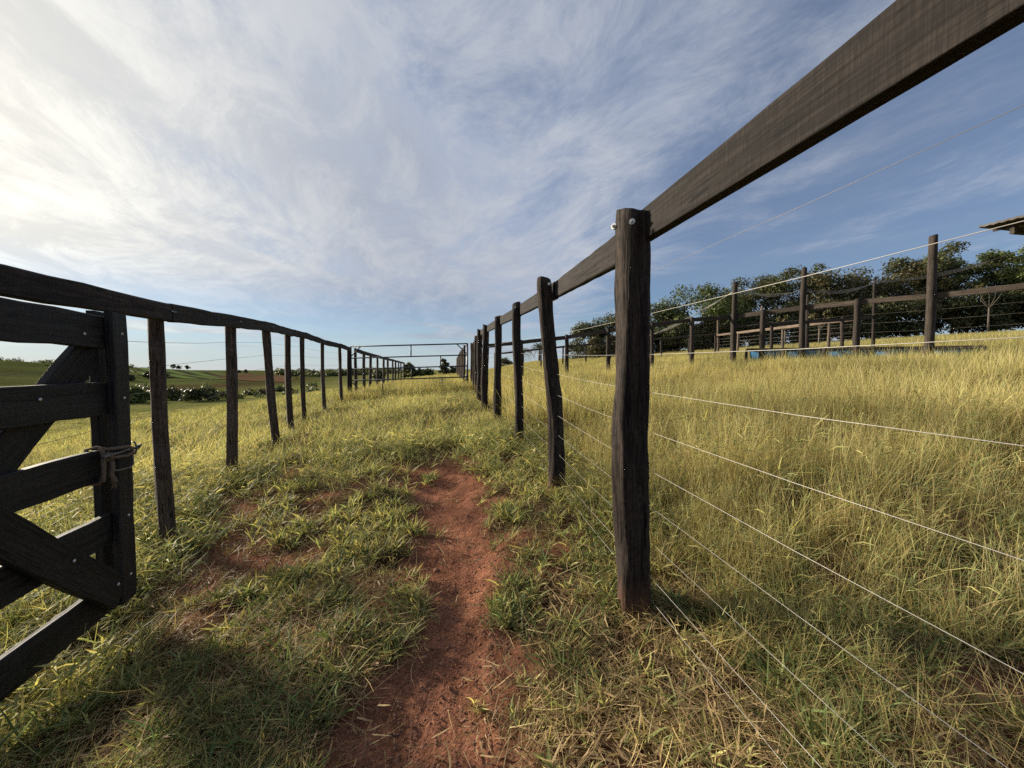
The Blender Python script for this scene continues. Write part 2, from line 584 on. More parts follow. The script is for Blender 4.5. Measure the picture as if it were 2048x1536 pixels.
# ------------------------------------------------------------------ posts, planks, wires
def post_mesh(name, L, r0, r1, seg=14, rings=16, square=0.0, rough=.10, seed=0, slant=.02, bow=.0, mat=None, taperx=1.0):
    V = []
    ph = seed * 3.17
    for k in range(rings + 1):
        t = k / rings
        z = -.12 + (L + .12) * t
        r = r0 + (r1 - r0) * t
        r *= 1 + .10 * math.exp(-t * 9)
        if k == rings:
            r *= .93
        cx = bow * math.sin(t * math.pi * 1.1 + ph) + .006 * math.sin(t * 7 + ph)
        cy = bow * .6 * math.sin(t * math.pi * 1.7 + ph * 2)
        for s in range(seg):
            an = 2 * math.pi * s / seg
            ca, sa = math.cos(an), math.sin(an)
            if square > 0:
                p = 2 + 6 * square
                q = (abs(ca) ** p + abs(sa) ** p) ** (-1 / p)
            else:
                q = 1
            nn = mnoise.noise(Vector((ca * 1.4 + ph, sa * 1.4, z * 2.0 + ph)))
            n2 = mnoise.noise(Vector((ca * 4 + ph, sa * 4, z * 3 - ph)))
            n3 = mnoise.noise(Vector((ca * 6.5 + ph, sa * 6.5, z * 9 + ph)))
            rad = r * q * (1 + rough * nn + rough * .6 * n2 + rough * .3 * n3)
            zz_ = z + (slant * ca + .4 * slant * sa if k == rings else 0)
            V.append((cx + rad * ca * taperx, cy + rad * sa, zz_))
    F = []
    for k in range(rings):
        for s in range(seg):
            s2 = (s + 1) % seg
            F.append((k * seg + s, k * seg + s2, (k + 1) * seg + s2, (k + 1) * seg + s))
    top = [rings * seg + s for s in range(seg)]
    F.append(tuple(top))
    me = bpy.data.meshes.new(name)
    me.from_pydata(V, [], F)
    sm = [square < .5] * (len(F) - 1) + [False]
    me.polygons.foreach_set('use_smooth', sm)
    if mat:
        me.materials.append(mat)
    me.update()
    return me


def axis_matrix(base, top):
    base = Vector(base)
    d = (Vector(top) - base)
    q = d.to_track_quat('Z', 'Y')
    return Matrix.Translation(base) @ q.to_matrix().to_4x4(), d.length


def put(o, mw, root):
    """place o so that its world matrix is mw while parented to root (root has no scale)"""
    o.matrix_parent_inverse = Matrix.Identity(4)
    o.matrix_basis = root_m(root).inverted() @ mw


def root_m(root):
    return Matrix.Translation(root.location) @ root.rotation_euler.to_matrix().to_4x4()


def plank_mesh(name, L, h0, h1, th, mat, seg=10, jit=.004, seed=0, ch=.006, sag=0.0):
    """plank along local X from 0 to L, height along Z (0 = top edge), thickness along Y, worn chamfered edges"""
    V = []
    rnd = random.Random(seed)
    for k in range(seg + 1):
        t = k / seg
        x = L * t
        h = h0 + (h1 - h0) * t
        zt = (rnd.random() - .5) * jit * 1.5 - sag * math.sin(math.pi * t)
        zb = -h + (rnd.random() - .5) * jit * 2 - sag * math.sin(math.pi * t)
        y = (rnd.random() - .5) * jit
        c = ch * (.5 + rnd.random())
        hy = th / 2
        for (yy, z_) in ((-hy + c, zt), (hy - c, zt), (hy, zt - c), (hy, zb + c), (hy - c, zb), (-hy + c, zb), (-hy, zb + c), (-hy, zt - c)):
            V.append((x, y + yy, z_))
    F = []
    for k in range(seg):
        for s in range(8):
            s2 = (s + 1) % 8
            F.append((k * 8 + s, (k + 1) * 8 + s, (k + 1) * 8 + s2, k * 8 + s2))
    F.append(tuple(range(8)))
    F.append(tuple(reversed([seg * 8 + s for s in range(8)])))
    me = bpy.data.meshes.new(name)
    me.from_pydata(V, [], F)
    bm = bmesh.new()
    bm.from_mesh(me)
    bmesh.ops.recalc_face_normals(bm, faces=bm.faces)
    bm.to_mesh(me)
    bm.free()
    me.materials.append(mat)
    me.update()
    return me


def add_plank(root, p0, p1, h0, h1, th, mat, name='rail', seed=0, seg=10, jit=.004, roll=0.0, sag=0.0, ch=.006):
    p0 = Vector(p0)
    p1 = Vector(p1)
    xa = (p1 - p0)
    L = xa.length
    xa.normalize()
    ya = Vector((0, 0, 1)).cross(xa)
    ya.normalize()
    za = xa.cross(ya)
    mw = Matrix.Translation(p0) @ Matrix((xa, ya, za)).transposed().to_4x4() @ Matrix.Rotation(roll, 4, 'X')
    o = link(name, plank_mesh(name, L, h0, h1, th, mat, seg, jit, seed, ch, sag), root)
    put(o, mw, root)
    return o


def add_post(root, base, top, r0, r1, mat, name='post', seed=0, **kw):
    mw, L = axis_matrix(base, top)
    mw = mw @ Matrix.Rotation(seed * 1.7, 4, 'Z') if not kw.get('square') else mw @ Matrix.Rotation(kw.pop('yaw', 0.0), 4, 'Z')
    kw.pop('yaw', None)
    o = link(name, post_mesh(name, L, r0, r1, seed=seed, mat=mat, **kw), root)
    put(o, mw, root)
    return o


def add_wire(root, pts, rad, mat, name='wire', seg=5):
    mb = MB()
    loc = root.location
    inv = root_m(root).inverted()
    mb.tube([inv @ Vector(p) for p in pts], rad, seg)
    return mb.build(name, mat, root)


def add_bolt(root_post, world_pos, normal, root, r=.0065, stick=.016, washer=True):
    """nut, washer and thread end; child of the post"""
    n = Vector(normal).normalized()
    p = Vector(world_pos)
    mb = MB()
    if washer:
        mb.tube([p - n * .006, p + n * .004], r * 1.75, 12, sm=False)
    mb.tube([p, p + n * stick * .6], r * 1.05, 6, sm=False)
    mb.tube([p, p + n * stick], r * .55, 8)
    o = mb.build('bolt', M_BOLT, root_post)
    mwp = root_m(root) @ root_post.matrix_basis
    o.matrix_basis = mwp.inverted()
    return o


# ---- right fence of the corridor
RP = [(.70, .12, 1.64), (.462, 1.53, 1.668), (.285, 2.87, 1.72), (.055, 4.38, 1.80), (-.215, 5.85, 1.862), (-.50, 7.2, 1.89), (-.735, 8.65, 1.96), (-.93, 10.1, 1.93), (-1.10, 11.4, 1.90)]
RB = [(.70, .12), (.515, 1.54), (.305, 2.87), (.070, 4.38), (-.200, 5.85), (-.490, 7.2), (-.735, 8.65), (-.93, 10.1), (-1.10, 11.4)]
rf = thing('wooden_fence', (RB[1][0], RB[1][1], gz(*RB[1])), 'dark post and rail fence with pale wires along the right of the footpath', 'fence')
rposts = []
for k, ((x, y, zt), (bx_, by_)) in enumerate(zip(RP, RB)):
    rad = [.07, .068, .058, .055, .06, .066, .066, .06, .06][k]
    base = (bx_, by_, gz(bx_, by_))
    top = (x, y, zt)
    if k == 2:
        top = (x - .035, y, zt)
    o = add_post(rf, base, top, rad * 1.0, rad * (.86 if k != 1 else .90), M_POST, seed=k + 1, seg=30 if k < 3 else 12, rings=56 if k < 3 else 16,
                 rough=.28, slant=.016, bow=.016 if k != 2 else .034)
    rposts.append(o)
fd = Vector((-.145, 1, 0)).normalized()
fn = Vector((fd.y, -fd.x, 0))                 # to the right of the fence
rail_h = [(.152, .118), (.140, .118), (.125, .12), (.12, .12), (.13, .12), (.12, .12), (.12, .12), (.12, .12)]
for k in range(8):
    a = Vector(RP[k])
    b = Vector(RP[k + 1])
    off = fn * (.055 if k < 2 else .045)
    d_ = (b - a).normalized()
    ex = .03 if k != 0 else .02
    p0 = a + off - d_ * (.0 if k == 0 else -.004) + Vector((0, 0, -.015 if k else .03))
    p1 = b + off - d_ * .004 + Vector((0, 0, .0 if k == 0 else -.012))
    add_plank(rf, p0, p1, rail_h[k][0], rail_h[k][1], .042, M_RAIL, seed=20 + k, seg=16 if k < 2 else 6, jit=.0004 if k == 0 else .0016, ch=.0018 if k == 0 else .005)
# wires run through the posts
wz = [.378, .229, .080, -.060, -.210, -.358, -.498, -.636, -.775, -.905]
for q, h in enumerate(wz):
    pts = []
    for k, ((x, y, zt), (bx_, by_)) in enumerate(zip(RP, RB)):
        t = 1 - (1.676 - (EYE + h)) / 1.57
        t = max(.05, t)
        gb = gz(bx_, by_)
        zw = gb + (zt - gb) * t
        p = Vector((bx_ + (x - bx_) * t, by_ + (y - by_) * t, zw)) + fn * .028
        if k:
            pm_ = (pts[-1] + p) / 2
            pm_.z -= .004 + .003 * ((q * 7 + k * 3) % 5) / 5
            pts.append(pm_)
        pts.append(p)
    add_wire(rf, pts, (.0007 if q else .0005), M_WIRE if q else M_DWIRE)
for (k, dxz) in ((1, ((-.030, -.072), (.012, -.060))), (2, ((.004, -.045),)), (3, ((.0, -.05),))):
    pb = Vector(RP[k])
    for (ox, oz) in dxz:
        n = Vector((-.35, -1, 0)).normalized() if ox > -.02 else Vector((-.75, -.7, 0)).normalized()
        rr_ = .063 if k == 1 else .052
        side = Vector((n.y, -n.x, 0)) * -1
        p = pb + n * rr_ + Vector((ox * .9, 0, oz))
        add_bolt(rposts[k], p, n, rf)

# ---- left fence of the corridor
LP = [(-1.45, -.35, 1.40), (-1.90, 1.10, 1.435), (-2.35, 2.56, 1.49), (-2.82, 3.87, 1.588), (-3.25, 5.09, 1.672), (-3.82, 6.57, 1.745), (-3.99, 7.33, 1.762), (-4.45, 9.04, 1.752), (-4.70, 10.5, 1.757)]
LB = [(-1.45, -.35), (-1.90, 1.10), (-2.35, 2.56), (-2.82, 3.87), (-3.13, 5.09), (-3.80, 6.57), (-3.97, 7.33), (-4.42, 9.04), (-4.65, 10.5)]
LEND = (-5.08, 12.0, 1.74)
lf = thing('wooden_fence', (LB[2][0], LB[2][1], gz(*LB[2])), 'brown fence of uneven split posts under one long rail, left of the footpath', 'fence')
lposts = []
for k, ((x, y, zt), (bx_, by_)) in enumerate(zip(LP, LB)):
    r_ = [.046, .044, .042, .044, .048, .045, .040, .040, .040][k]
    o = add_post(lf, (bx_, by_, gz(bx_, by_) - .03), (x, y, zt - .02), r_ * 1.04, r_ * .92, M_LPOST, seed=31 + k, seg=16, rings=22, square=.45, rough=.16,
                 slant=.01, bow=.012, yaw=.35 + .2 * (k % 3))
    lposts.append(o)
lpts = [Vector(p) for p in LP] + [Vector(LEND)]
for k in range(len(lpts) - 1):
    a, b = lpts[k], lpts[k + 1]
    d_ = (b - a)
    d_.z = 0
    d_.normalize()
    nr = Vector((d_.y, -d_.x, 0)) * .068
    add_plank(lf, a + nr, b + nr - d_ * .004, .117, .117 + .006 * ((k * 5) % 3 - 1), .04, M_LRAIL, seed=50 + k, seg=8, jit=.005, ch=.008, sag=.0)
for q in range(9):
    pts = []
    for k, ((x, y, zt), (bx_, by_)) in enumerate(zip(LP + [LEND], LB + [LEND[:2]])):
        gb = gz(bx_, by_)
        t = .06 + q * .098
        p = Vector((bx_ + (x - bx_) * t, by_ + (y - by_) * t, gb + (zt - gb) * t)) + Vector((-.03, 0, 0))
        if k:
            m_ = (pts[-1] + p) / 2
            m_.z -= .008 * ((q * 3 + k) % 4) / 3
            pts.append(m_)
        pts.append(p)
    add_wire(lf, pts, .0013, M_DWIRE, seg=4)
for k in (2, 3, 4):
    p = lpts[k]
    for o_ in (-.018, .018):
        n = Vector((.94, .33, 0))
        add_bolt(lposts[k], p + n * .089 + Vector((-.33 * o_, .94 * o_, -.05)), n, lf, .005, .010, False)

# ---- black wooden gate, swung open against the left fence
gdir = Vector((.282, -.960, 0))
gate = thing('wooden_gate', (-1.84, 1.76, gz(-1.84, 1.76)), 'black wooden gate with diagonal braces standing open at the left', 'gate',
             rotz=math.atan2(gdir.y, gdir.x))
gz0 = gate.location.z - EYE          # heights below are relative to eye level


def gate_plank(s0, h0, s1, h1, w, y, th=.030, mat=None, name='board', seed=0, parent=None):
    """plank in the gate's own frame; (s,h) is the centre line"""
    p0 = Vector((s0, y, h0 - gz0))
    p1 = Vector((s1, y, h1 - gz0))
    xa = p1 - p0
    L = xa.length
    xa.normalize()
    ya = Vector((0, 1, 0))
    za = xa.cross(ya)
    if za.z < 0:
        ya = -ya
        za = -za
    o = link(name, plank_mesh(name, L, w, w, th, mat or M_GATE, 10, .004, seed, .004), gate)
    o.matrix_basis = Matrix.Translation(p0 + za * (w / 2)) @ Matrix((xa, ya, za)).transposed().to_4x4()
    return o


GL = 1.34
gb = []
for q, (lo, hi) in enumerate(((.095, .240), (-.198, -.055), (-.487, -.348), (-.785, -.646), (-1.088, -.950))):
    s0 = .035 if q != 2 else .10
    b_ = gate_plank(s0, (lo + hi) / 2, GL, (lo + hi) / 2 + (.006 if q == 0 else 0), hi - lo, 0, .028, name='board', seed=80 + q)
    gb.append(b_)
for yy, nm in ((.031, 'front'), (-.031, 'back')):
    mb = MB()
    st_ = gate_plank(.0, -1.075, .0, .262, .098, yy, .032, M_GATE, 'stile', 90 + (yy > 0))
    gate_plank(GL - .05, -1.075, GL - .05, .262, .098, yy, .032, M_GATE, 'stile', 92 + (yy > 0))
    if yy > 0:
        stile = st_
gate_plank(.055, .10, GL - .10, -1.03, .135, -.0315, .03, name='brace', seed=95)
br = gate_plank(.052, -1.02, GL - .10, .10, .135, .0315, .03, name='brace', seed=96)


def gate_bolt(s, h, y, parent):
    mb = MB()
    p = Vector((s, y, h - gz0))
    mb.dome(p - Vector((0, .001, 0)), (0, 1, 0), .0075, .007, 10)
    o = mb.build('bolt', M_BOLT, parent)
    o.matrix_basis = parent.matrix_basis.inverted()


for h in (.165, -.13, -.68, -.96):
    gate_bolt(-.008, h, .047, stile)
gate_bolt(.16, .15, .014, gb[0])
gate_bolt(.38, -.108, .014, gb[1])
gate_bolt(.31, -.745, .0465, br)
gate_bolt(.075, -.965, .0465, br)
# sliding latch with its bent loop
mb = MB()
hl = -.372 - gz0
mb.tube([(.16, .058, hl), (.02, .058, hl), (-.075, .055, hl)], .007, 8)
mb.tube([(-.075, .055, hl), (-.10, .054, hl + .006)], [.010, .006], 8)
mb.tube([(-.02, .062, hl + .004), (-.022, .064, hl - .07), (.0, .064, hl - .082), (.085, .062, hl - .075), (.10, .060, hl - .068)], .0042, 8)
mb.tube([(-.045, .045, hl + .028), (-.045, .060, hl + .030), (-.05, .066, hl), (-.045, .060, hl - .026), (-.045, .045, hl - .028)], .004, 8)
mb.build('latch', M_IRON, gate)
# hinge post of the gate, just behind the picture's left edge
hp = gate.matrix_basis
hx, hy = -1.84 + gdir.x * (GL + .12), 1.76 + gdir.y * (GL + .12)
ghp = link('gate_post', post_mesh('gate_post', 1.5, .08, .075, seed=77, mat=M_POST), None)
ghp.location = (hx, hy, gz(hx, hy))
tag(ghp, 'thick dark hinge post that carries the open wooden gate', 'post')

# rope knotted round the end of the third board
rope = thing('rope', (-1.77, 1.66, gz(-1.77, 1.66)), 'short frayed rope knotted round the gate latch', 'rope', rotz=gate.rotation_euler.z)
gm = root_m(gate)
rinv = root_m(rope).inverted()


def rp(s, y, h):
    return rinv @ (gm @ Vector((s, y, h - gz0)))


mb = MB()
loops = [(.115, .020, -.338), (.118, .034, -.352), (.120, .040, -.40), (.118, .038, -.45), (.118, .020, -.494), (.12, -.02, -.495), (.122, -.024, -.42), (.118, -.02, -.342),
         (.112, .010, -.336), (.10, .040, -.348), (.06, .060, -.350), (.02, .072, -.352), (-.005, .074, -.365), (-.002, .074, -.385), (.03, .072, -.392), (.08, .062, -.388), (.11, .052, -.380)]
mb.tube([rp(*p) for p in loops], .0075, 7)
mb.tube([rp(*p) for p in ((.122, .050, -.362), (.108, .058, -.372), (.104, .056, -.388), (.120, .048, -.392), (.126, .048, -.378), (.114, .060, -.366), (.108, .060, -.40))], .0085, 7)
mb.build('loop', M_ROPE, rope)
mb = MB()
tail = [(.108, .058, -.392), (.106, .060, -.425), (.112, .058, -.455), (.102, .060, -.480), (.098, .060, -.497)]
mb.tube([rp(*p) for p in tail], [.009, .0095, .009, .010, .013], 8)
for q in range(9):
    a_n = q * .7
    mb.tube([rp(.098, .060, -.495), rp(.098 + .012 * math.cos(a_n), .060 + .010 * math.sin(a_n), -.515 - .004 * (q % 3))], [.0035, .0015], 4)
mb.build('frayed_end', M_ROPE, rope)
mb = MB()
mb.tube([rp(*p) for p in ((.135, .046, -.37), (.14, .048, -.41), (.137, .045, -.46), (.142, .046, -.482))], [.008, .0085, .008, .009], 8)
mb.build('frayed_end', M_ROPE, rope)


# ---- metal gates across the corridor
def pipe_gate(root, P0, P1, zb0, zb1, H, simple=False):
    """pipe gate from P0 to P1 (xy); bottom at zb0 / zb1"""
    inv = root_m(root).inverted()

    def pt(t, h):
        return inv @ Vector((P0[0] + (P1[0] - P0[0]) * t, P0[1] + (P1[1] - P0[1]) * t, zb0 + (zb1 - zb0) * t + h * H))
    rad = .021

    def pipe(name, a, b, r=rad):
        MB().tube([pt(*a), pt(*b)], r, 8).build(name, M_STEEL, root)
    for h in (0, .25, .5, .745, 1.0):
        pipe('crossbar', (0, h), (1, h), rad if h in (0, 1.0) else rad * .9)
    pipe('end_bar', (0, -.02), (0, 1.005), rad * 1.25)
    pipe('end_bar', (1, -.02), (1, 1.005), rad * 1.25)
    for (t, a, b) in ((.51, .745, 1.0), (.765, .5, .745), (.515, .25, .5), (.265, 0, .25), (.775, 0, .25)):
        pipe('upright', (t, a), (t, b), rad * .9)
    for (t0, h0, t1, h1) in ((.0, .78, .085, 1.0), (1, .76, .905, 1.0), (.01, .2, .095, 0), (.99, .2, .905, 0)):
        pipe('brace', (t0, h0), (t1, h1), rad * .8)


G0, G1 = (-5.02, 12.02), (-1.42, 12.3)
mg = thing('metal_gate', (G0[0], G0[1], gz(*G0)), 'closed dark blue pipe gate spanning the far end of the corridor', 'gate')
pipe_gate(mg, G0, G1, .365, .475, 1.415)
mg2 = thing('metal_gate', (-1.50, 12.9, gz(-1.5, 12.9)), 'second dark blue pipe gate seen edge-on beyond the closed gate', 'gate')
pipe_gate(mg2, (-1.50, 12.9), (-2.05, 16.2), .50, .55, 1.40)
for (x, y, zt, rd, lb) in ((-5.07, 11.98, 1.76, .055, 'dark post at the left end of the closed pipe gate'), (-1.26, 12.42, 1.90, .085, 'thick dark post at the right end of the closed pipe gate')):
    mw, L = axis_matrix((x, y, gz(x, y)), (x, y, zt))
    gp = link('gate_post', post_mesh('gate_post', L, rd, rd * .95, seed=int(x * 10), mat=M_POST, square=0), None)
    gp.matrix_basis = mw
    tag(gp, lb, 'post')


# ---- other fences
def simple_fence(label, pts, tops, mat_p, mat_r, radius=.05, rail_h=.12, rail_th=.04, rail_side=0.0, nwire=6, wire_mat=None, tall=None, wr=.0016, sq=.0, rails=True, seed=0):
    """pts: ground xy; tops: rail-top z per post; tall: {index: top z} of posts that rise over the rail"""
    f = thing('wooden_fence', (pts[0][0], pts[0][1], gz(*pts[0])), label, 'fence')
    n = len(pts)
    for k in range(n):
        x, y = pts[k]
        zt = (tall or {}).get(k, tops[k] + .01)
        jx = random.uniform(-.03, .03)
        rd = radius * random.uniform(.9, 1.15)
        add_post(f, (x + jx, y, gz(x, y)), (x, y, zt), rd, rd * .9, mat_p, seed=seed + k, seg=10, rings=8, rough=.12, square=sq, slant=.01, bow=.008, yaw=random.uniform(0, .5))
    for k in range(n - 1 if rails else 0):
        a = Vector((pts[k][0], pts[k][1], tops[k]))
        b = Vector((pts[k + 1][0], pts[k + 1][1], tops[k + 1]))
        d_ = Vector((b.x - a.x, b.y - a.y, 0)).normalized()
        nr = Vector((d_.y, -d_.x, 0)) * rail_side
        add_plank(f, a + nr, b + nr - d_ * .003, rail_h, rail_h, rail_th, mat_r, seed=seed + 40 + k, seg=5, jit=.008, sag=.004)
    for q in range(nwire):
        t = .12 + q * (.78 / max(1, nwire))
        pp = [Vector((pts[k][0], pts[k][1], gz(*pts[k]) + (tops[k] - gz(*pts[k])) * t)) for k in range(n)]
        add_wire(f, pp, wr, wire_mat or M_DWIRE, seg=4)
    return f


# left fence continues beyond the pipe gate
pts = [(-4.93 - .2 * (y - 11.8) + .05, y) for y in (12.25, 13.7, 15.1, 16.9, 19.0, 20.6, 23.0, 24.7, 26.8, 28.5, 31.3)]
simple_fence('brown post and rail fence running on behind the closed pipe gate, left side', pts, [1.725] + [1.70 - .005 * k for k in range(10)], M_LPOST, M_LRAIL, .055, rail_side=.06, nwire=6, seed=120)
pts = [(-1.5 - .16 * (y - 12.5), y) for y in (13.6, 15.4, 17.3, 19.2, 21.4, 23.6, 26.0, 28.5)]
simple_fence('short dark fence running on behind the closed pipe gate, right side', pts, [gz(*p) + 1.5 for p in pts], M_LPOST, M_LRAIL, .05, rail_side=.06, nwire=5, rails=False, seed=140)
# paddock fences on the slope to the right
A1 = [(-1.12, 12.45), (.30, 12.47), (1.77, 12.48), (3.10, 12.46), (4.50, 12.42), (5.75, 12.36), (7.02, 12.3)]
A1t = [1.86, 2.01, 2.17, 2.38, 2.56, 2.72, 2.80]
simple_fence('dark paddock fence running from the pipe gate up the slope to the tall corner post', A1, A1t, M_FPOST, M_FRAIL, .065, .12, .04, -.07, 7, M_DWIRE, seed=160)
A2 = [(7.03, 12.22), (7.52, 11.6), (8.20, 10.9), (8.82, 9.9), (9.5, 8.8), (10.3, 7.65), (11.1, 6.5), (11.9, 5.3)]
A2t = [2.80, 2.84, 2.87, 2.85, 2.80, 2.80, 2.78, 2.76]
fa2 = simple_fence('sunlit paddock fence on the right with three tall posts above its rail', A2, A2t, M_FPOST, M_FRAIL, .070, .125, .045, -.075, 6, M_DWIRE, tall={0: 3.82, 2: 3.92, 4: 4.08}, sq=.3, seed=180)
Cp = [(7.12, 12.45), (8.6, 12.8), (10.0, 13.1), (11.4, 13.35), (12.7, 13.6)]
simple_fence('dark cross fence behind the blue trough', Cp, [gz(*p) + 1.42 for p in Cp], M_FPOST, M_FRAIL, .06, .11, .04, .0, 5, M_DWIRE, tall={4: gz(12.7, 13.6) + 2.75}, seed=200)
Bp = [(12.75, 14.3), (12.8, 15.6), (12.85, 16.9), (12.9, 18.4), (12.9, 20.0), (13.0, 22.2), (13.2, 24.8)]
simple_fence('pale sunlit-coloured paddock fence standing in front of the tree belt', Bp, [gz(*p) + 1.42 for p in Bp], M_GPOST, M_GRAIL, .065, .12, .04, -.07, 6, M_WIRE,
             tall={2: gz(*Bp[2]) + 2.65, 4: gz(*Bp[4]) + 2.6, 6: gz(*Bp[6]) + 2.6}, seed=220)
Dp = [(-1.2, 27.0), (.4, 26.8), (2.0, 26.6), (3.5, 26.4), (5.0, 26.2), (6.6, 26.0), (8.2, 25.7), (9.8, 25.4), (11.5, 25.1), (13.1, 24.9)]
simple_fence('distant dark fence along the crest of the paddock', Dp, [gz(*p) + 1.5 for p in Dp], M_FPOST, M_FRAIL, .06, .12, .04, .0, 5, M_DWIRE, seed=240)

# ---- cables strung on the tall posts
cb = thing('cable_bundle', (7.03, 12.3, gz(7.03, 12.3)), 'grey cables sagging between the tall fence posts on the right', 'cable')
anch = [(8.6, 24.9, gz(8.6, 24.9) + 1.6), (7.06, 12.26, 3.55), (8.35, 11.2, 3.33), (10.8, 11.6, 3.62), (14.2, 11.0, 4.35)]
for q in range(4):
    pts = []
    for k in range(len(anch) - 1):
        a = Vector(anch[k])
        b = Vector(anch[k + 1])
        for s in range(8):
            t = s / 8
            p = a.lerp(b, t)
            p.z -= (.10 + .06 * q) * 4 * t * (1 - t)
            p.x += .03 * q
            p.z += .035 * q
            pts.append(p)
    pts.append(Vector(anch[-1]))
    add_wire(cb, pts, .006, M_CABLE, 'cable', 5)

# ---- blue feed trough behind the sunlit fence
T0, T1 = Vector((7.42, 12.05, 0)), Vector((10.75, 8.85, 0))
td = (T1 - T0).normalized()
tn = Vector((-td.y, td.x, 0))
TL = (T1 - T0).length
tr = thing('feed_trough', (T0.x, T0.y, gz(T0.x, T0.y)), 'long blue plastic trough in a dark timber frame behind the sunlit fence', 'trough', rotz=math.atan2(td.y, td.x))
zt0 = 1.69 - tr.location.z
slope = (1.58 - 1.69) / TL
ND = 5
for k in range(ND):
    x0 = TL * k / ND + .05
    x1 = TL * (k + 1) / ND - .05
    bm = bmesh.new()
    rows = []
    for xx, sc_ in ((x0, .86), (x0 + .06, 1.0), ((x0 + x1) / 2 - .2, 1.0), ((x0 + x1) / 2 - .18, 1.04), ((x0 + x1) / 2 + .18, 1.04), ((x0 + x1) / 2 + .2, 1.0), (x1 - .06, 1.0), (x1, .86)):
        row = []
        for s in range(11):
            an = math.pi + math.pi * s / 10
            row.append(bm.verts.new((xx, .28 * sc_ * math.cos(an), zt0 + slope * xx - .035 + .30 * sc_ * math.sin(an))))
        rows.append(row)
    for r0_, r1_ in zip(rows, rows[1:]):
        for s in range(10):
            bm.faces.new((r0_[s], r0_[s + 1], r1_[s + 1], r1_[s]))
    bm.faces.new(rows[0])
    bm.faces.new(list(reversed(rows[-1])))
    me = bpy.data.meshes.new('half_drum')
    bm.to_mesh(me)
    bm.free()
    me.polygons.foreach_set('use_smooth', [True] * len(me.polygons))
    me.materials.append(M_BLUE)
    link('half_drum', me, tr)
for sgn in (-1, 1):
    o = link('side_beam', plank_mesh('side_beam', TL, .05, .05, .07, M_FRAIL, 10, .004, 3), tr)
    o.matrix_basis = Matrix.Translation((0, sgn * .325, zt0 + .02)) @ Matrix.Rotation(-math.atan(slope), 4, 'Y')
for k in range(ND + 1):
    xx = TL * k / ND
    for sgn in (-1, 1):
        wx = T0 + td * xx + tn * (sgn * .33)
        o = link('leg', post_mesh('leg', zt0 + slope * xx + .0 - (gz(wx.x, wx.y) - tr.location.z) - .01, .045, .042, seg=8, rings=4, seed=k, mat=M_FPOST), tr)
        o.location = (xx, sgn * .405, gz(wx.x, wx.y) - tr.location.z)

# ---- open shelter whose eave corner enters the frame at the right
P0 = Vector((11.95, 10.0, 4.69))
e1 = Vector((.301, -.953, 0))
e2 = Vector((.953, .301, .05))
sh = thing('open_shelter', (P0.x, P0.y, gz(P0.x, P0.y)), 'open timber shelter with a thin metal roof, its eave corner at the right edge', 'shelter')
bm = bmesh.new()
A_, B_ = 5.5, 6.0
n_u = 110
rows = []
for layer, dzl in ((0, 0.0), (1, .05)):
    for jv in (0, 1):
        row = []
        for q in range(n_u + 1):
            t = q / n_u * A_
            p = P0 + e1 * t + e2 * (B_ * jv)
            p.z += .012 * math.sin(t * 2 * math.pi / .15) + dzl
            row.append(bm.verts.new(p - sh.location))
        rows.append(row)
for q in range(n_u):
    bm.faces.new((rows[0][q], rows[1][q], rows[1][q + 1], rows[0][q + 1]))
    bm.faces.new((rows[2][q], rows[2][q + 1], rows[3][q + 1], rows[3][q]))
    bm.faces.new((rows[0][q], rows[0][q + 1], rows[2][q + 1], rows[2][q]))
    bm.faces.new((rows[1][q], rows[3][q], rows[3][q + 1], rows[1][q + 1]))
bm.faces.new((rows[0][0], rows[2][0], rows[3][0], rows[1][0]))
bm.faces.new((rows[0][-1], rows[1][-1], rows[3][-1], rows[2][-1]))
me = bpy.data.meshes.new('roof_sheet')
bm.to_mesh(me)
bm.free()
me.materials.append(M_ROOF)
link('roof_sheet', me, sh)
for k, t in enumerate((.35, 1.9, 3.5, 5.1)):
    p = P0 + e1 * .28 + e2 * (t)
    add_plank(sh, P0 + e2 * t + e1 * .12 + Vector((0, 0, -.016)), P0 + e2 * t + e1 * (A_ - .1) + Vector((0, 0, -.016)), .10, .10, .06, M_FRAIL, 'purlin', 300 + k, 4)
for t in (.45, 5.0):
    add_plank(sh, P0 + e1 * t + e2 * .3 + Vector((0, 0, -.118)), P0 + e1 * t + e2 * 5.7 + Vector((0, 0, -.118)), .16, .16, .08, M_FRAIL, 'rafter', 310 + int(t), 4)
for (t, w_) in ((.45, 1.6), (5.0, 1.6), (.45, 5.3), (5.0, 5.3)):
    p = P0 + e1 * t + e2 * w_
    add_post(sh, (p.x, p.y, gz(p.x, p.y)), (p.x, p.y, p.z - .285), .09, .085, M_FPOST, 'post', int(t * 10 + w_), seg=10, rings=6)


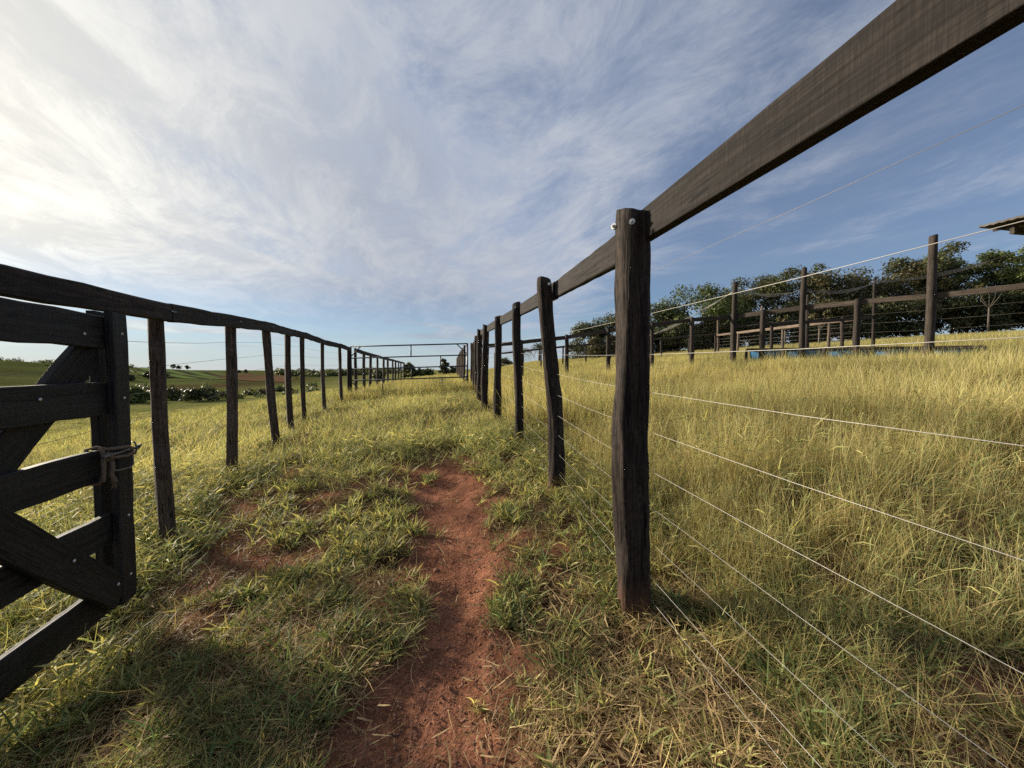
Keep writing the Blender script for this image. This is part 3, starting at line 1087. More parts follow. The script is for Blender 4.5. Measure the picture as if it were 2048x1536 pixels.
# ------------------------------------------------------------------ trees
def leaf_cloud(centers, radii, n, size, palette, rnd, flat=.8):
    """n leaf quads spread through ellipsoid clumps"""
    cs = np.array(centers)
    rs = np.array(radii)
    wts = (rs ** 2)
    wts = wts / wts.sum()
    idx = rnd.choice(len(cs), n, p=wts)
    d = rnd.normal(size=(n, 3))
    d /= np.linalg.norm(d, axis=1)[:, None]
    rad = rnd.random(n) ** .40
    P = cs[idx] + d * (rad * rs[idx])[:, None] * np.array([1, 1, flat])
    P += rnd.normal(size=(n, 3)) * (rs[idx] * .10)[:, None]
    # leaf frame
    nrm = d * .6 + rnd.normal(size=(n, 3)) * .6 + np.array([0, 0, .35])
    nrm /= np.linalg.norm(nrm, axis=1)[:, None]
    t = np.cross(nrm, rnd.normal(size=(n, 3)))
    t /= np.linalg.norm(t, axis=1)[:, None] + 1e-9
    b = np.cross(nrm, t)
    s = size * (.55 + .9 * rnd.random(n))[:, None]
    V = np.stack([P - t * s, P - b * s * .45, P + t * s, P + b * s * .45], 1).reshape(-1, 3)
    Fq = np.arange(n * 4).reshape(n, 4)
    pal = np.array(palette)
    c = pal[rnd.integers(0, len(pal), n)] * (.65 + .7 * rnd.random(n))[:, None]
    clumpv = (.75 + .5 * rnd.random(len(cs)))[idx][:, None]
    c = c * clumpv
    return V, Fq, np.repeat(c, 4, 0)


PAL_DARK = [(.056, .068, .026), (.072, .084, .031), (.090, .092, .038), (.060, .060, .028)]
PAL_GREEN = [(.098, .125, .036), (.118, .146, .044), (.080, .102, .032)]
PAL_BROWN = [(.100, .088, .040), (.084, .082, .036), (.118, .100, .048), (.070, .070, .032)]


def tree(label, x, y, H, Wd, crown_lo=.35, n=5000, leaf=.22, pal=PAL_DARK, shape='round', seed=0, name='tree', trunk_r=None, blobs=26, lean=(0, 0), twig=False, group=None):
    rnd = np.random.default_rng(seed)
    z0 = gz(x, y)
    t = thing(name, (x, y, z0), label, 'tree', group)
    cs, rs = [], []
    for q in range(blobs):
        a = rnd.random() * 2 * math.pi
        if shape == 'umbrella':
            hh_ = H * (crown_lo + (1 - crown_lo) * (.35 + .6 * rnd.random()))
            rr_ = Wd * math.sqrt(rnd.random()) * (.25 + .75 * (hh_ / H))
        elif shape == 'bush':
            hh_ = H * (.15 + .72 * rnd.random())
            rr_ = Wd * math.sqrt(rnd.random()) * math.sqrt(max(.1, 1 - (hh_ / H) ** 2)) * .9
        else:
            u_ = rnd.random()
            hh_ = H * (crown_lo + (1 - crown_lo) * u_ * .9)
            rr_ = Wd * math.sqrt(rnd.random()) * (math.sin(math.pi * min(1, .18 + .74 * u_)) ** .7) * .85
        cs.append((lean[0] * hh_ / H + rr_ * math.cos(a), lean[1] * hh_ / H + rr_ * math.sin(a), hh_))
        rs.append(Wd * (.16 + .20 * rnd.random()) * (.8 if shape == 'umbrella' else 1))
    V, Fq, c = leaf_cloud(cs, rs, n, leaf, pal, rnd, .62 if shape == 'umbrella' else .8)
    V[:, 2] = np.maximum(V[:, 2], .05)
    link('crown', mesh_np('crown', V, Fq, M_LEAF, c), t)
    mb = MB()
    tr_ = trunk_r or H * .022
    fork = H * crown_lo * .75
    if shape != 'bush':
        mb.tube([(0, 0, -.3), (lean[0] * .1, lean[1] * .1, fork * .5), (lean[0] * .3, lean[1] * .3, fork)], [tr_ * 1.3, tr_ * .95, tr_ * .8], 8)
        ks = sorted(range(len(cs)), key=lambda k_: -rs[k_])[:9]
        for k_ in ks:
            c_ = Vector(cs[k_])
            b_ = Vector((lean[0] * .3, lean[1] * .3, fork * .93))
            mid = b_.lerp(c_, .5) + Vector((rnd.normal() * .2, rnd.normal() * .2, .25 * (c_ - b_).length * .3))
            mb.tube([b_, mid, c_], [tr_ * .5, tr_ * .3, tr_ * .08], 5)
        if twig:
            for k_ in range(40):
                c_ = Vector(cs[int(rnd.integers(len(cs)))])
                e_ = c_ + Vector((rnd.normal() * .7, rnd.normal() * .7, abs(rnd.normal()) * 1.1 + .5))
                mb.tube([c_, c_.lerp(e_, .5) + Vector((.1, 0, 0)), e_], [.03, .02, .008], 4)
    else:
        for k_ in range(4):
            c_ = Vector(cs[k_])
            mb.tube([(0, 0, -.2), (c_.x * .5, c_.y * .5, c_.z * .6), c_], [.05, .035, .015], 5)
    mb.build('trunk', M_BARK, t)
    return t


def at(px, depth):
    """ground x for a column of the picture at a given distance"""
    return (px - 1024) / 770 * depth


BELT = 'trees of the belt behind the paddock'
tl = [
    # px, depth, H, W, lo, n, leaf, pal, shape, seed, label
    (1172, 47, 5.0, 2.8, .04, 8000, .13, PAL_DARK, 'round', 1, 'small dark tree at the left end of the tree belt'),
    (1235, 46, 6.4, 3.4, .05, 9000, .13, PAL_DARK, 'round', 2, 'dark tree half hidden behind the nearest thick fence post'),
    (1315, 44, 6.6, 3.6, .06, 10000, .13, PAL_DARK, 'round', 3, 'dark tree just right of the nearest thick fence post'),
    (1398, 43, 8.6, 4.6, .08, 16000, .13, PAL_GREEN, 'round', 4, 'big rounded greener tree, the domed crown of the belt'),
    (1475, 46, 7.6, 3.6, .08, 11000, .13, PAL_BROWN, 'round', 5, 'brownish tree between the domed crown and the flat-topped one'),
    (1540, 45, 9.6, 4.6, .30, 11000, .13, PAL_DARK, 'umbrella', 6, 'airy flat-topped tree with gaps in its crown'),
    (1650, 42, 9.2, 4.2, .08, 15000, .13, PAL_BROWN, 'round', 7, 'brownish dense tree right of the flat-topped one'),
    (1730, 43, 9.2, 4.2, .08, 14000, .13, PAL_BROWN, 'round', 8, 'dull olive tree in the middle of the right-hand belt'),
    (1808, 42, 9.3, 4.2, .10, 13000, .13, PAL_BROWN, 'round', 9, 'thin-topped tree with bare twigs rising from its crown'),
    (1900, 40, 9.9, 4.4, .22, 13000, .13, PAL_DARK, 'umbrella', 10, 'tall dark spreading tree right of the tallest fence post'),
    (1985, 38, 9.8, 4.2, .30, 12000, .13, PAL_GREEN, 'umbrella', 11, 'tall tree with layered boughs leaning right at the picture edge'),
    (2085, 37, 6.6, 3.8, .05, 10000, .13, PAL_DARK, 'round', 12, 'tree cut by the right edge of the picture below the shelter roof'),
    (2190, 36, 8.0, 4.2, .08, 6000, .20, PAL_DARK, 'round', 13, 'tree of the belt beyond the right edge of the picture'),
]
for (px, dep, H, Wd, lo, n, lf_, pal, shp, sd_, lab) in tl:
    tree(lab, at(px, dep), dep, H * .88, Wd * 1.12, lo, n, lf_, pal, shp, sd_, twig=(sd_ == 9), lean=(1.2, 0) if sd_ == 11 else (0, 0), group=BELT, blobs=34, trunk_r=.13)
# understorey along the foot of the belt
for q, (px, dep, H, Wd, lab) in enumerate([
    (1205, 43, 2.6, 2.0, 'low shrub at the left foot of the tree belt'), (1290, 41, 3.0, 2.2, 'shrub under the dark tree right of the thick post'),
    (1355, 41, 3.2, 2.6, 'broad shrub under the domed tree'), (1430, 41, 3.4, 2.6, 'shrub at the right foot of the domed tree'),
    (1505, 41, 4.2, 2.8, 'dense shrub under the flat-topped tree'), (1585, 40, 4.6, 2.8, 'tall shrub right under the flat-topped tree'),
    (1650, 39, 4.4, 2.6, 'shrub behind the pale paddock fence'), (1715, 39, 4.8, 2.8, 'dark shrub filling the middle of the belt'),
    (1780, 38, 4.6, 2.8, 'dark shrub left of the tallest fence post'), (1850, 38, 4.8, 2.8, 'dark shrub behind the tallest fence post'),
    (1925, 37, 4.4, 2.8, 'dark shrub under the layered leaning tree'), (2010, 36, 4.4, 2.8, 'dark shrub at the right picture edge'), (2095, 35, 4.2, 2.8, 'dark shrub beyond the right picture edge')]):
    tree(lab, at(px, dep), dep, H, Wd * 1.15, .1, 7000, .13, PAL_DARK if q % 3 else PAL_BROWN, 'bush', 60 + q, 'shrub', group='shrubs under the belt')
# slim pale trunks in front of the belt
for q, (px, dep, H, lab) in enumerate([(1972, 33, 4.6, 'slim pale forked sapling right of the tallest fence post'), (1636, 30, 2.6, 'thin bare sapling behind the pale fence'), (1568, 36, 3.0, 'thin pale sapling left of the thick short post')]):
    tree(lab, at(px, dep), dep, H, .9, .72, 260, .16, PAL_BROWN, 'umbrella', 90 + q, 'sapling', trunk_r=.07, blobs=5)

# trees beyond the corridor
tree('broad dark tree behind the far end of the left fence', at(818, 140), 140, 5.4, 3.2, .12, 3000, .30, PAL_DARK, 'round', 101)
tree('dark tree left behind the far posts of the left fence', at(758, 145), 145, 4.8, 3.2, .12, 2600, .30, PAL_DARK, 'round', 102)
tree('lone round tree standing beyond the pipe gate', at(887, 120), 120, 5.0, 2.0, .12, 3000, .26, PAL_DARK, 'round', 103)
tree('low pale green bush between the two trees beyond the gate', at(858, 140), 140, 2.2, 3.4, .1, 1800, .28, PAL_GREEN, 'bush', 104, 'shrub')
tree('small dark bush left of the pale bush beyond the gate', at(840, 142), 142, 3.0, 2.4, .1, 1600, .28, PAL_DARK, 'bush', 105, 'shrub')
tree('small bush right of the lone round tree beyond the gate', at(905, 125), 125, 2.6, 2.0, .1, 1400, .28, PAL_DARK, 'bush', 106, 'shrub')
tree('bush in the gap behind the right corridor fence', at(1012, 110), 110, 3.0, 3.0, .1, 1600, .28, PAL_DARK, 'bush', 107, 'shrub')


def palm(label, x, y, H, seed):
    rnd = np.random.default_rng(seed)
    t = thing('palm_tree', (x, y, gz(x, y)), label, 'palm')
    MB().tube([(0, 0, -.2), (.05, 0, H * .5), (.0, 0, H)], [.16, .13, .11], 8).build('trunk', M_BARK, t)
    V, Fq, C = [], [], []
    for q in range(22):
        a = q * 2.4
        el = rnd.uniform(-.25, 1.2)
        L = 1.9 + .5 * rnd.random()
        prev = None
        for s in range(10):
            tt = s / 9
            ang = el - 1.5 * tt * tt
            rad_ = L * tt * math.cos(el - .6 * tt)
            p = np.array([math.cos(a) * rad_, math.sin(a) * rad_, H + L * tt * math.sin(ang)])
            if s:
                for sg in (-1, 1):
                    for hf in (0, .5):
                        b0 = prev + (p - prev) * hf
                        side = np.array([-math.sin(a), math.cos(a), -.5]) * sg * .42 * math.sin(math.pi * min(1, .15 + tt * .85))
                        k0 = len(V)
                        V += [b0, b0 + side * .5 + (p - prev) * .35 + [0, 0, .03], b0 + side + (p - prev) * .8, b0 + side * .5 + (p - prev) * .1]
                        Fq.append((k0, k0 + 1, k0 + 2, k0 + 3))
                        C += [(.06, .075, .028)] * 4
            prev = p
    link('crown', mesh_np('crown', np.array(V), np.array(Fq), M_LEAF, np.array(C)), t)


palm('left of two far palms behind the right corridor fence', at(1046, 62), 62, 1.9, 1)
palm('right of two far palms behind the right corridor fence', at(1078, 60), 60, 2.3, 2)

# valley shrubs and the trees on the far ridge
vb = [(276, 60, 2.6, 2.6, PAL_GREEN, 'big light green bush in the valley beside the gate stile'), (352, 66, 1.7, 3.0, PAL_DARK, 'dark wide bush in the valley behind the nearest left post'),
      (398, 62, 2.2, 2.6, PAL_DARK, 'dark rounded bush in the valley between the first two left posts'), (448, 70, .9, 2.4, PAL_BROWN, 'low brown scrub in the valley at the second left post'),
      (512, 78, .8, 2.6, PAL_BROWN, 'low brown scrub in the valley left of the leaning post'), (566, 90, 1.2, 2.2, PAL_GREEN, 'low scrub in the valley right of the leaning post'),
      (301, 140, 2.6, 2.2, PAL_DARK, 'small round tree on the hillside above the light green bush'), (318, 150, 2.0, 3.4, PAL_DARK, 'dark scrub on the hillside right of the small round tree'),
      (158, 110, 1.6, 4.0, PAL_DARK, 'dark scrub on the hillside seen through the gate'), (258, 125, 1.6, 2.6, PAL_DARK, 'dark low bush on the hillside at the gate stile')]
for q, (px, dep, H, Wd, pal, lab) in enumerate(vb):
    tree(lab, at(px, dep), dep, H, Wd, .1, 3400, .20, pal, 'bush', 130 + q, 'shrub')
for q, (px, dep, H, lab) in enumerate([(347, 235, 4.2, 'tiny dark tree on the ridge, leftmost of five'), (359, 240, 3.6, 'tiny dark tree on the ridge, second of five'), (375, 240, 4.0, 'ragged small tree on the ridge, third of five'),
                                       (478, 270, 3.2, 'tiny round tree on the ridge, fourth of five'), (492, 270, 4.0, 'tiny dark tree on the ridge, rightmost of five')]):
    tree(lab, at(px, dep), dep, H * .8, 1.6, .3, 500, .35, PAL_DARK, 'round', 150 + q, group='trees on the far ridge')
# far wood on the skyline, right of the crop field
rnd = np.random.default_rng(5)
cs, rs = [], []
for q in range(170):
    px = rnd.uniform(560, 800)
    dep = rnd.uniform(290, 330)
    x_ = at(px, dep)
    cs.append((x_, dep, gz(x_, dep) + rnd.uniform(.5, 3.0)))
    rs.append(rnd.uniform(2.2, 4.2))
V, Fq, c = leaf_cloud(cs, rs, 15000, .8, PAL_GREEN + PAL_DARK, rnd)
fw = link('far_wood', mesh_np('far_wood', V, Fq, M_LEAF, c))
tag(fw, 'low far-off wood along the skyline left of the pipe gate', 'wood', kind='stuff')

# scattered scrub over the hillside across the valley
rnd = np.random.default_rng(8)
cs, rs = [], []
while len(cs) < 240:
    px = rnd.uniform(-250, 640)
    dep = rnd.uniform(62, 240)
    x_ = at(px, dep)
    if vnoise(np.array([x_]), np.array([dep]), .03, 2, .5, 71)[0] < .52 or (330 < px < 570 and dep > 140):
        continue
    h_ = rnd.uniform(.3, 1.3) * (.6 + dep / 200)
    cs.append((x_, dep, gz(x_, dep) + h_ * .3))
    rs.append(h_)
V, Fq, c = leaf_cloud(cs, rs, 12000, .35, PAL_GREEN + PAL_DARK, rnd)
hs = link('hillside_scrub', mesh_np('hillside_scrub', V, Fq, M_LEAF, c))
tag(hs, 'scattered low scrub over the hillside across the valley', 'scrub', kind='stuff')

# crop rows on the far hillside
cu = np.linspace(-44.2, -30.5, 120)
cv = np.linspace(150, 292, 60)
CU, CV = np.meshgrid(cu, cv, indexing='ij')
cr = CV / np.cos(np.radians(CU))
Xc, Yc = (cr * np.sin(np.radians(CU))).ravel(), CV.ravel()
V = np.stack([Xc, Yc, ground(Xc, Yc) + .18], 1)
ii = (np.arange(119)[:, None] * 60 + np.arange(59)[None, :]).ravel()
Fq = np.stack([ii, ii + 60, ii + 61, ii + 1], 1)
mc, N = new_mat('crop_rows')
tco = N.add('ShaderNodeTexCoord').outputs['Object']
wv = N.add('ShaderNodeTexWave', {'Vector': N.add('ShaderNodeMapping', {'Vector': tco, 'Rotation': (0, 0, R(-52))}).outputs[0], 'Scale': .034, 'Distortion': .5, 'Detail': 1.0},
           wave_type='BANDS', bands_direction='X').outputs['Fac']
sxy = N.add('ShaderNodeSeparateXYZ', {0: tco}).outputs
redness = N.mapr(N.math('DIVIDE', sxy['X'], sxy['Y']), -.80, -.70, 0, 1)
soil_ = N.mix(redness, (.055, .050, .030), (.135, .062, .042))
grn = N.mix(redness, (.105, .150, .045), (.085, .080, .038))
cx = N.mix(N.mapr(wv, .35, .65), soil_, grn)
b = N.add('ShaderNodeBsdfPrincipled', {'Base Color': cx, 'Roughness': 1.0, 'Specular IOR Level': 0.0})
finish(N, b.outputs[0])
cf = link('crop_field', mesh_np('crop_field', V, Fq, mc, None, True))
tag(cf, 'striped red and green crop rows on the far hillside', 'field', kind='structure')


# ------------------------------------------------------------------ grass
def blades(n, base_r, Lr, wr_, lean, curve, pal, rnd, segs=4, lance=.35, base_h=0.0, colvar=.7, gradient=True, foot=0.0):
    """n curved blades; returns V,F,C"""
    a = rnd.random(n) * 2 * math.pi
    rb = base_r * np.sqrt(rnd.random(n))
    ab = rnd.random(n) * 2 * math.pi
    bx_, by_ = rb * np.cos(ab), rb * np.sin(ab)
    L = rnd.uniform(Lr[0], Lr[1], n)
    w = rnd.uniform(wr_[0], wr_[1], n)
    th0 = rnd.uniform(lean[0], lean[1], n)
    cu_ = rnd.uniform(curve[0], curve[1], n)
    roll = rnd.normal(size=n) * .6
    p = np.stack([bx_, by_, np.full(n, base_h) if np.isscalar(base_h) else base_h], 1)
    rows = []
    wig = rnd.normal(size=n) * .5
    for s in range(segs + 1):
        t = s / segs
        th = th0 + cu_ * t
        aa_ = a + wig * t
        dirv_ = np.stack([np.sin(th) * np.cos(aa_), np.sin(th) * np.sin(aa_), np.cos(th)], 1)
        if s:
            p = p + dirv_ * (L / segs)[:, None]
        side = np.stack([-np.sin(aa_), np.cos(aa_), np.zeros(n)], 1)
        up_ = np.cross(dirv_, side)
        sv = side * np.cos(roll)[:, None] + up_ * np.sin(roll)[:, None]
        if lance > 0:
            ww = w * (max(.12, math.sin(math.pi * min(1, lance * .5 + t * (1 - lance * .5))) ** .8) if t < 1 else .04)
        else:
            ww = w * (1 - .75 * t)
        rows.append((p - sv * (ww / 2)[:, None], p + sv * (ww / 2)[:, None]))
    V = np.stack([q for r_ in rows for q in r_], 1)      # n, 2(segs+1), 3
    k = 2 * (segs + 1)
    f = []
    for s in range(segs):
        f.append([2 * s, 2 * s + 1, 2 * s + 3, 2 * s + 2])
    F = (np.arange(n)[:, None, None] * k + np.array(f)[None]).reshape(-1, 4)
    pal = np.array(pal)
    c = pal[rnd.integers(0, len(pal), n)] * (1 - colvar / 2 + colvar * rnd.random(n))[:, None]
    C = np.repeat(c[:, None, :], k, 1)
    if gradient:   # blades dry out towards the tip or the sheath
        tt = np.repeat(np.arange(segs + 1) / segs, 2)[None, :, None]
        dryt = (rnd.random(n) < .35)[:, None, None]
        C = np.where(dryt, C * (1 - tt * .6) + np.array([.40, .31, .13]) * tt * .6, C)
    if foot > 0:   # brown sheath at the foot, darkened as well for shade between blades
        tt = np.repeat(np.arange(segs + 1) / segs, 2)[None, :, None]
        wf_ = np.clip(1 - tt * 1.5, 0, 1) * foot
        C = C * (1 - wf_) + np.array([.15, .085, .042]) * wf_
    return V.reshape(-1, 3), F, C.reshape(-1, 3)


def merge(parts):
    V, F, C = [], [], []
    o = 0
    for v_, f_, c_ in parts:
        V.append(v_)
        F.append(f_ + o)
        C.append(c_)
        o += len(v_)
    return np.concatenate(V), np.concatenate(F), np.concatenate(C)


GRN = [(.178, .236, .090), (.226, .282, .108), (.140, .196, .074)]
YEL = [(.430, .410, .150), (.500, .465, .185), (.370, .375, .138)]
STR = [(.440, .350, .155), (.500, .410, .200), (.370, .285, .125)]
DRY = [(.240, .160, .084), (.330, .235, .125), (.140, .088, .050), (.190, .125, .068)]
PAL = [(.62, .54, .28), (.56, .51, .24), (.50, .48, .19)]
DGR = [(.075, .110, .036), (.095, .130, .042), (.115, .145, .048)]


def coll_of(name, makers, mat):
    c = bpy.data.collections.new(name)
    for k, (v_, f_, c_) in enumerate(makers):
        o = bpy.data.objects.new(name + '_tuft', mesh_np(name + '_tuft', v_, f_, mat, c_))
        c.objects.link(o)
    return c


def mk(seed, fn):
    return [fn(np.random.default_rng(seed * 100 + k)) for k in range(9)]


T_TALL = mk(1, lambda r: merge([
    blades(12, .07, (.16, .36), (.0034, .0070), (.05, .6), (.1, 1.4), YEL + YEL + GRN + STR, r, 3, .35, 0, .8, True, .8),
    blades(7, .07, (.28, .52), (.0018, .0032), (-.15, .3), (-.1, .6), PAL + STR, r, 3, 0, 0, .5, False, .6),
    blades(7, .07, (.05, .12), (.0038, .0072), (.3, 1.1), (.2, 1.2), YEL + GRN + GRN, r, 2, .5, r.uniform(.08, .34, 7), .8),
    blades(4, .11, (.10, .22), (.003, .006), (.9, 1.5), (-.2, .5), DRY, r, 2, .3, .02)]))
T_LUSH = mk(2, lambda r: merge([
    blades(13, .07, (.10, .22), (.0055, .0105), (.1, .8), (.3, 1.5), GRN + GRN + YEL, r, 3, .45, 0, .8, True, .6),
    blades(7, .08, (.05, .12), (.0060, .0110), (.5, 1.2), (.1, 1.0), GRN + YEL + YEL, r, 2, .55, r.uniform(.05, .17, 7), .8),
    blades(4, .09, (.14, .28), (.0018, .003), (0, .6), (0, .8), PAL + YEL, r, 3, 0),
    blades(4, .11, (.08, .18), (.003, .005), (1.0, 1.5), (-.2, .4), DRY, r, 2, .3, .015)]))
T_LEAFY = mk(3, lambda r: merge([
    blades(8, .03, (.05, .12), (.006, .012), (.4, 1.2), (.1, .9), GRN + YEL + YEL, r, 3, .55, .012, .8),
    blades(5, .02, (.05, .11), (.005, .009), (.1, .6), (.2, .9), YEL + GRN, r, 3, .55, .02, .8),
    blades(3, .05, (.08, .16), (.0018, .003), (1.1, 1.55), (-.2, .3), STR + DRY, r, 3, 0, .012)]))
T_DARK = mk(4, lambda r: merge([
    blades(11, .05, (.08, .17), (.006, .011), (.7, 1.4), (-.1, .5), DGR + DGR + GRN, r, 3, .5, .02),
    blades(7, .06, (.10, .22), (.0018, .0035), (1.0, 1.5), (-.3, .3), STR + DRY, r, 3, 0, .02)]))
T_STRAW = mk(5, lambda r: merge([
    blades(12, .11, (.07, .20), (.0014, .0028), (1.15, 1.58), (-.25, .35), DRY + DRY + DRY + STR, r, 3, 0, r.uniform(.004, .03, 12)),
    blades(9, .12, (.03, .08), (.004, .008), (1.1, 1.6), (-.5, .6), DRY, r, 2, .5, r.uniform(.004, .03, 9))]))
T_TUFT = mk(6, lambda r: merge([
    blades(36, .03, (.07, .15), (.0015, .0026), (.2, 1.35), (.1, .8), GRN + STR + DRY, r, 3, 0)]))
T_MTALL = mk(9, lambda r: merge([
    blades(11, .09, (.18, .38), (.007, .0135), (.05, .5), (.1, 1.3), YEL + YEL + GRN + STR, r, 2, .35, 0, .9, True, .9),
    blades(9, .09, (.26, .52), (.0035, .0062), (-.15, .3), (-.1, .6), PAL + PAL + YEL, r, 2, 0, 0, .6, False, .8)]))
T_MLUSH = mk(10, lambda r: merge([
    blades(15, .09, (.09, .22), (.008, .015), (.1, .8), (.3, 1.5), GRN + GRN + GRN + YEL + PAL, r, 2, .45, 0, .9, True, .6),
    blades(5, .12, (.14, .28), (.003, .005), (0, .6), (0, .8), PAL + YEL, r, 2, 0)]))
C_FAR = coll_of('far', mk(7, lambda r: merge([
    blades(52, .32, (.20, .46), (.007, .016), (-.1, .5), (.0, 1.1), YEL + YEL + PAL + GRN, r, 2, .3, 0, .9, True, .85)])), M_GRASS)
C_FARG = coll_of('farg', mk(8, lambda r: merge([
    blades(50, .34, (.12, .26), (.009, .018), (.1, .8), (.1, 1.2), GRN + GRN + YEL, r, 2, .35, 0, .6, True, .5)])), M_GRASS)


def bake(name, P, temps, scale, tint, dry, tilt, label, cat, rnd, mat):
    """one real mesh of many tufts, each with its own turn, lean, size and colour"""
    n = len(P)
    idx = rnd.integers(0, len(temps), n)
    a = rnd.random(n) * 2 * math.pi
    tx = rnd.normal(size=n) * tilt
    ty = rnd.normal(size=n) * tilt
    Vs, Fs, Cs = [], [], []
    o = 0
    drycol = np.array([.44, .335, .14])
    for k, (v_, f_, c_) in enumerate(temps):
        q = np.nonzero(idx == k)[0]
        if not len(q):
            continue
        ca, sa = np.cos(a[q])[:, None], np.sin(a[q])[:, None]
        s_ = np.asarray(scale)[q][:, None]
        x = (v_[None, :, 0] * ca - v_[None, :, 1] * sa) * s_
        y = (v_[None, :, 0] * sa + v_[None, :, 1] * ca) * s_
        z = v_[None, :, 2] * s_
        x2 = x + z * tx[q][:, None]
        y2 = y + z * ty[q][:, None]
        # follow the slope of the ground under the tuft
        px, py, pz = P[q, 0], P[q, 1], P[q, 2]
        gx = (ground(px + .12, py) - ground(px - .12, py)) / .24
        gy = (ground(px, py + .12) - ground(px, py - .12)) / .24
        z2 = z + x * gx[:, None] + y * gy[:, None]
        V = np.stack([x2 + px[:, None], y2 + py[:, None], z2 + pz[:, None]], -1)
        d_ = np.asarray(dry)[q][:, None, None]
        C = (c_[None] * (1 - d_) + drycol * d_) * (1 + np.asarray(tint)[q])[:, None, None]
        m = len(v_)
        Fs.append((f_[None] + (np.arange(len(q)) * m)[:, None, None] + o).reshape(-1, 4))
        Vs.append(V.reshape(-1, 3))
        Cs.append(C.reshape(-1, 3))
        o += len(q) * m
    ob = link(name, mesh_np(name, np.concatenate(Vs), np.concatenate(Fs), mat, np.concatenate(Cs)))
    tag(ob, label, cat, kind='stuff')
    return ob


def scatter(name, P, coll, scale, tint, dry, tilt, label, cat, rnd, nvar=9):
    n = len(P)
    me = bpy.data.meshes.new(name)
    me.vertices.add(n)
    me.vertices.foreach_set('co', np.asarray(P, np.float32).ravel())
    rot = np.stack([rnd.normal(size=n) * tilt, rnd.normal(size=n) * tilt, rnd.random(n) * 2 * math.pi], 1).astype(np.float32)
    at_ = me.attributes.new('rot', 'FLOAT_VECTOR', 'POINT')
    at_.data.foreach_set('vector', rot.ravel())
    for nm, arr in (('scl', scale), ('tint', tint), ('dry', dry)):
        q = me.attributes.new(nm, 'FLOAT', 'POINT')
        q.data.foreach_set('value', np.asarray(arr, np.float32))
    q = me.attributes.new('idx', 'INT', 'POINT')
    q.data.foreach_set('value', rnd.integers(0, nvar, n).astype(np.int32))
    o = link(name, me)
    ng = bpy.data.node_groups.new(name + '_scatter', 'GeometryNodeTree')
    ng.interface.new_socket('Geometry', in_out='INPUT', socket_type='NodeSocketGeometry')
    ng.interface.new_socket('Geometry', in_out='OUTPUT', socket_type='NodeSocketGeometry')
    gi = ng.nodes.new('NodeGroupInput')
    go = ng.nodes.new('NodeGroupOutput')
    iop = ng.nodes.new('GeometryNodeInstanceOnPoints')
    ci = ng.nodes.new('GeometryNodeCollectionInfo')
    ci.inputs['Collection'].default_value = coll
    ci.inputs['Separate Children'].default_value = True
    ci.inputs['Reset Children'].default_value = True

    def na(nm, ty):
        k = ng.nodes.new('GeometryNodeInputNamedAttribute')
        k.data_type = ty
        k.inputs['Name'].default_value = nm
        return k.outputs['Attribute']
    L = ng.links.new
    L(gi.outputs[0], iop.inputs['Points'])
    L(ci.outputs[0], iop.inputs['Instance'])
    iop.inputs['Pick Instance'].default_value = True
    L(na('idx', 'INT'), iop.inputs['Instance Index'])
    L(na('rot', 'FLOAT_VECTOR'), iop.inputs['Rotation'])
    L(na('scl', 'FLOAT'), iop.inputs['Scale'])
    L(iop.outputs[0], go.inputs[0])
    md = o.modifiers.new('scatter', 'NODES')
    md.node_group = ng
    tag(o, label, cat, kind='stuff')
    return o


def sample(n, r0, r1, rnd, power=1.0, az=(-68, 68)):
    """points in the viewed sector; density ~ r^-power"""
    e = 2 - power
    uu = rnd.random(n)
    r = (r0 ** e + uu * (r1 ** e - r0 ** e)) ** (1 / e) if abs(e) > 1e-6 else r0 * (r1 / r0) ** uu
    a = np.radians(rnd.uniform(az[0], az[1], n))
    return r * np.sin(a), r * np.cos(a), r


def zone(Xp, Yp):
    """side of the right fence (>0 = paddock), distance from the path, patch noises"""
    rx = np.interp(Yp, [p[1] for p in RB], [p[0] for p in RB])
    side = Xp - rx
    pdist = path_d(Xp, Yp)
    n1 = vnoise(Xp, Yp, 1.6, 4, .55, 6)
    n2 = vnoise(Xp, Yp, 3.5, 3, .55, 21)
    return side, pdist, n1, n2


rnd = np.random.default_rng(42)


def emit(name, n, r0, r1, power, prob, src, sc, label, cat, tilt=.12, tintr=.25, dryf=None, zoff=0.0, az=(-66, 66), mat=None, nvar=9):
    """n is the number kept"""
    Xs = []
    got = 0
    while got < n:
        Xp, Yp, r = sample(n, r0, r1, rnd, power, az)
        side, pd_, n1, n2 = zone(Xp, Yp)
        k = rnd.random(n) < prob(Xp, Yp, r, side, pd_, n1, n2)
        Xs.append(np.stack([Xp[k], Yp[k], r[k], n2[k], side[k]], 1))
        got += int(k.sum())
    Q = np.concatenate(Xs)[:n]
    Xp, Yp, r, n2, side = Q.T
    P = np.stack([Xp, Yp, ground(Xp, Yp) + zoff], 1)
    s = rnd.uniform(sc[0], sc[1], n) * (sc[2](r, side, n2, Xp, Yp) if len(sc) > 2 else 1)
    tn_ = (rnd.random(n) - .5) * tintr + (vnoise(Xp, Yp, .8, 3, .5, 31) - .5) * .9
    dr = np.clip((dryf(Xp, Yp, r, side, n2) if dryf else 0 * r) + rnd.normal(size=n) * .12, 0, .85)
    if isinstance(src, list):
        return bake(name, P, src, s, tn_, dr, tilt, label, cat, rnd, mat or M_GRASS)
    return scatter(name, P, src, s, tn_, dr, tilt, label, cat, rnd, nvar)


def on_path(pd_, Yp):
    return (1 - smooth(.70, 1.45, pd_)) * (1 - smooth(3.5, 5.6, Yp))


def left_of(X_, Y_):
    return fence_x(Y_) - X_


def pr_tall(X_, Y_, r, side, pd_, n1, n2):
    return smooth(.02, .35, side) * (.15 + .85 * smooth(.32, .58, n2))


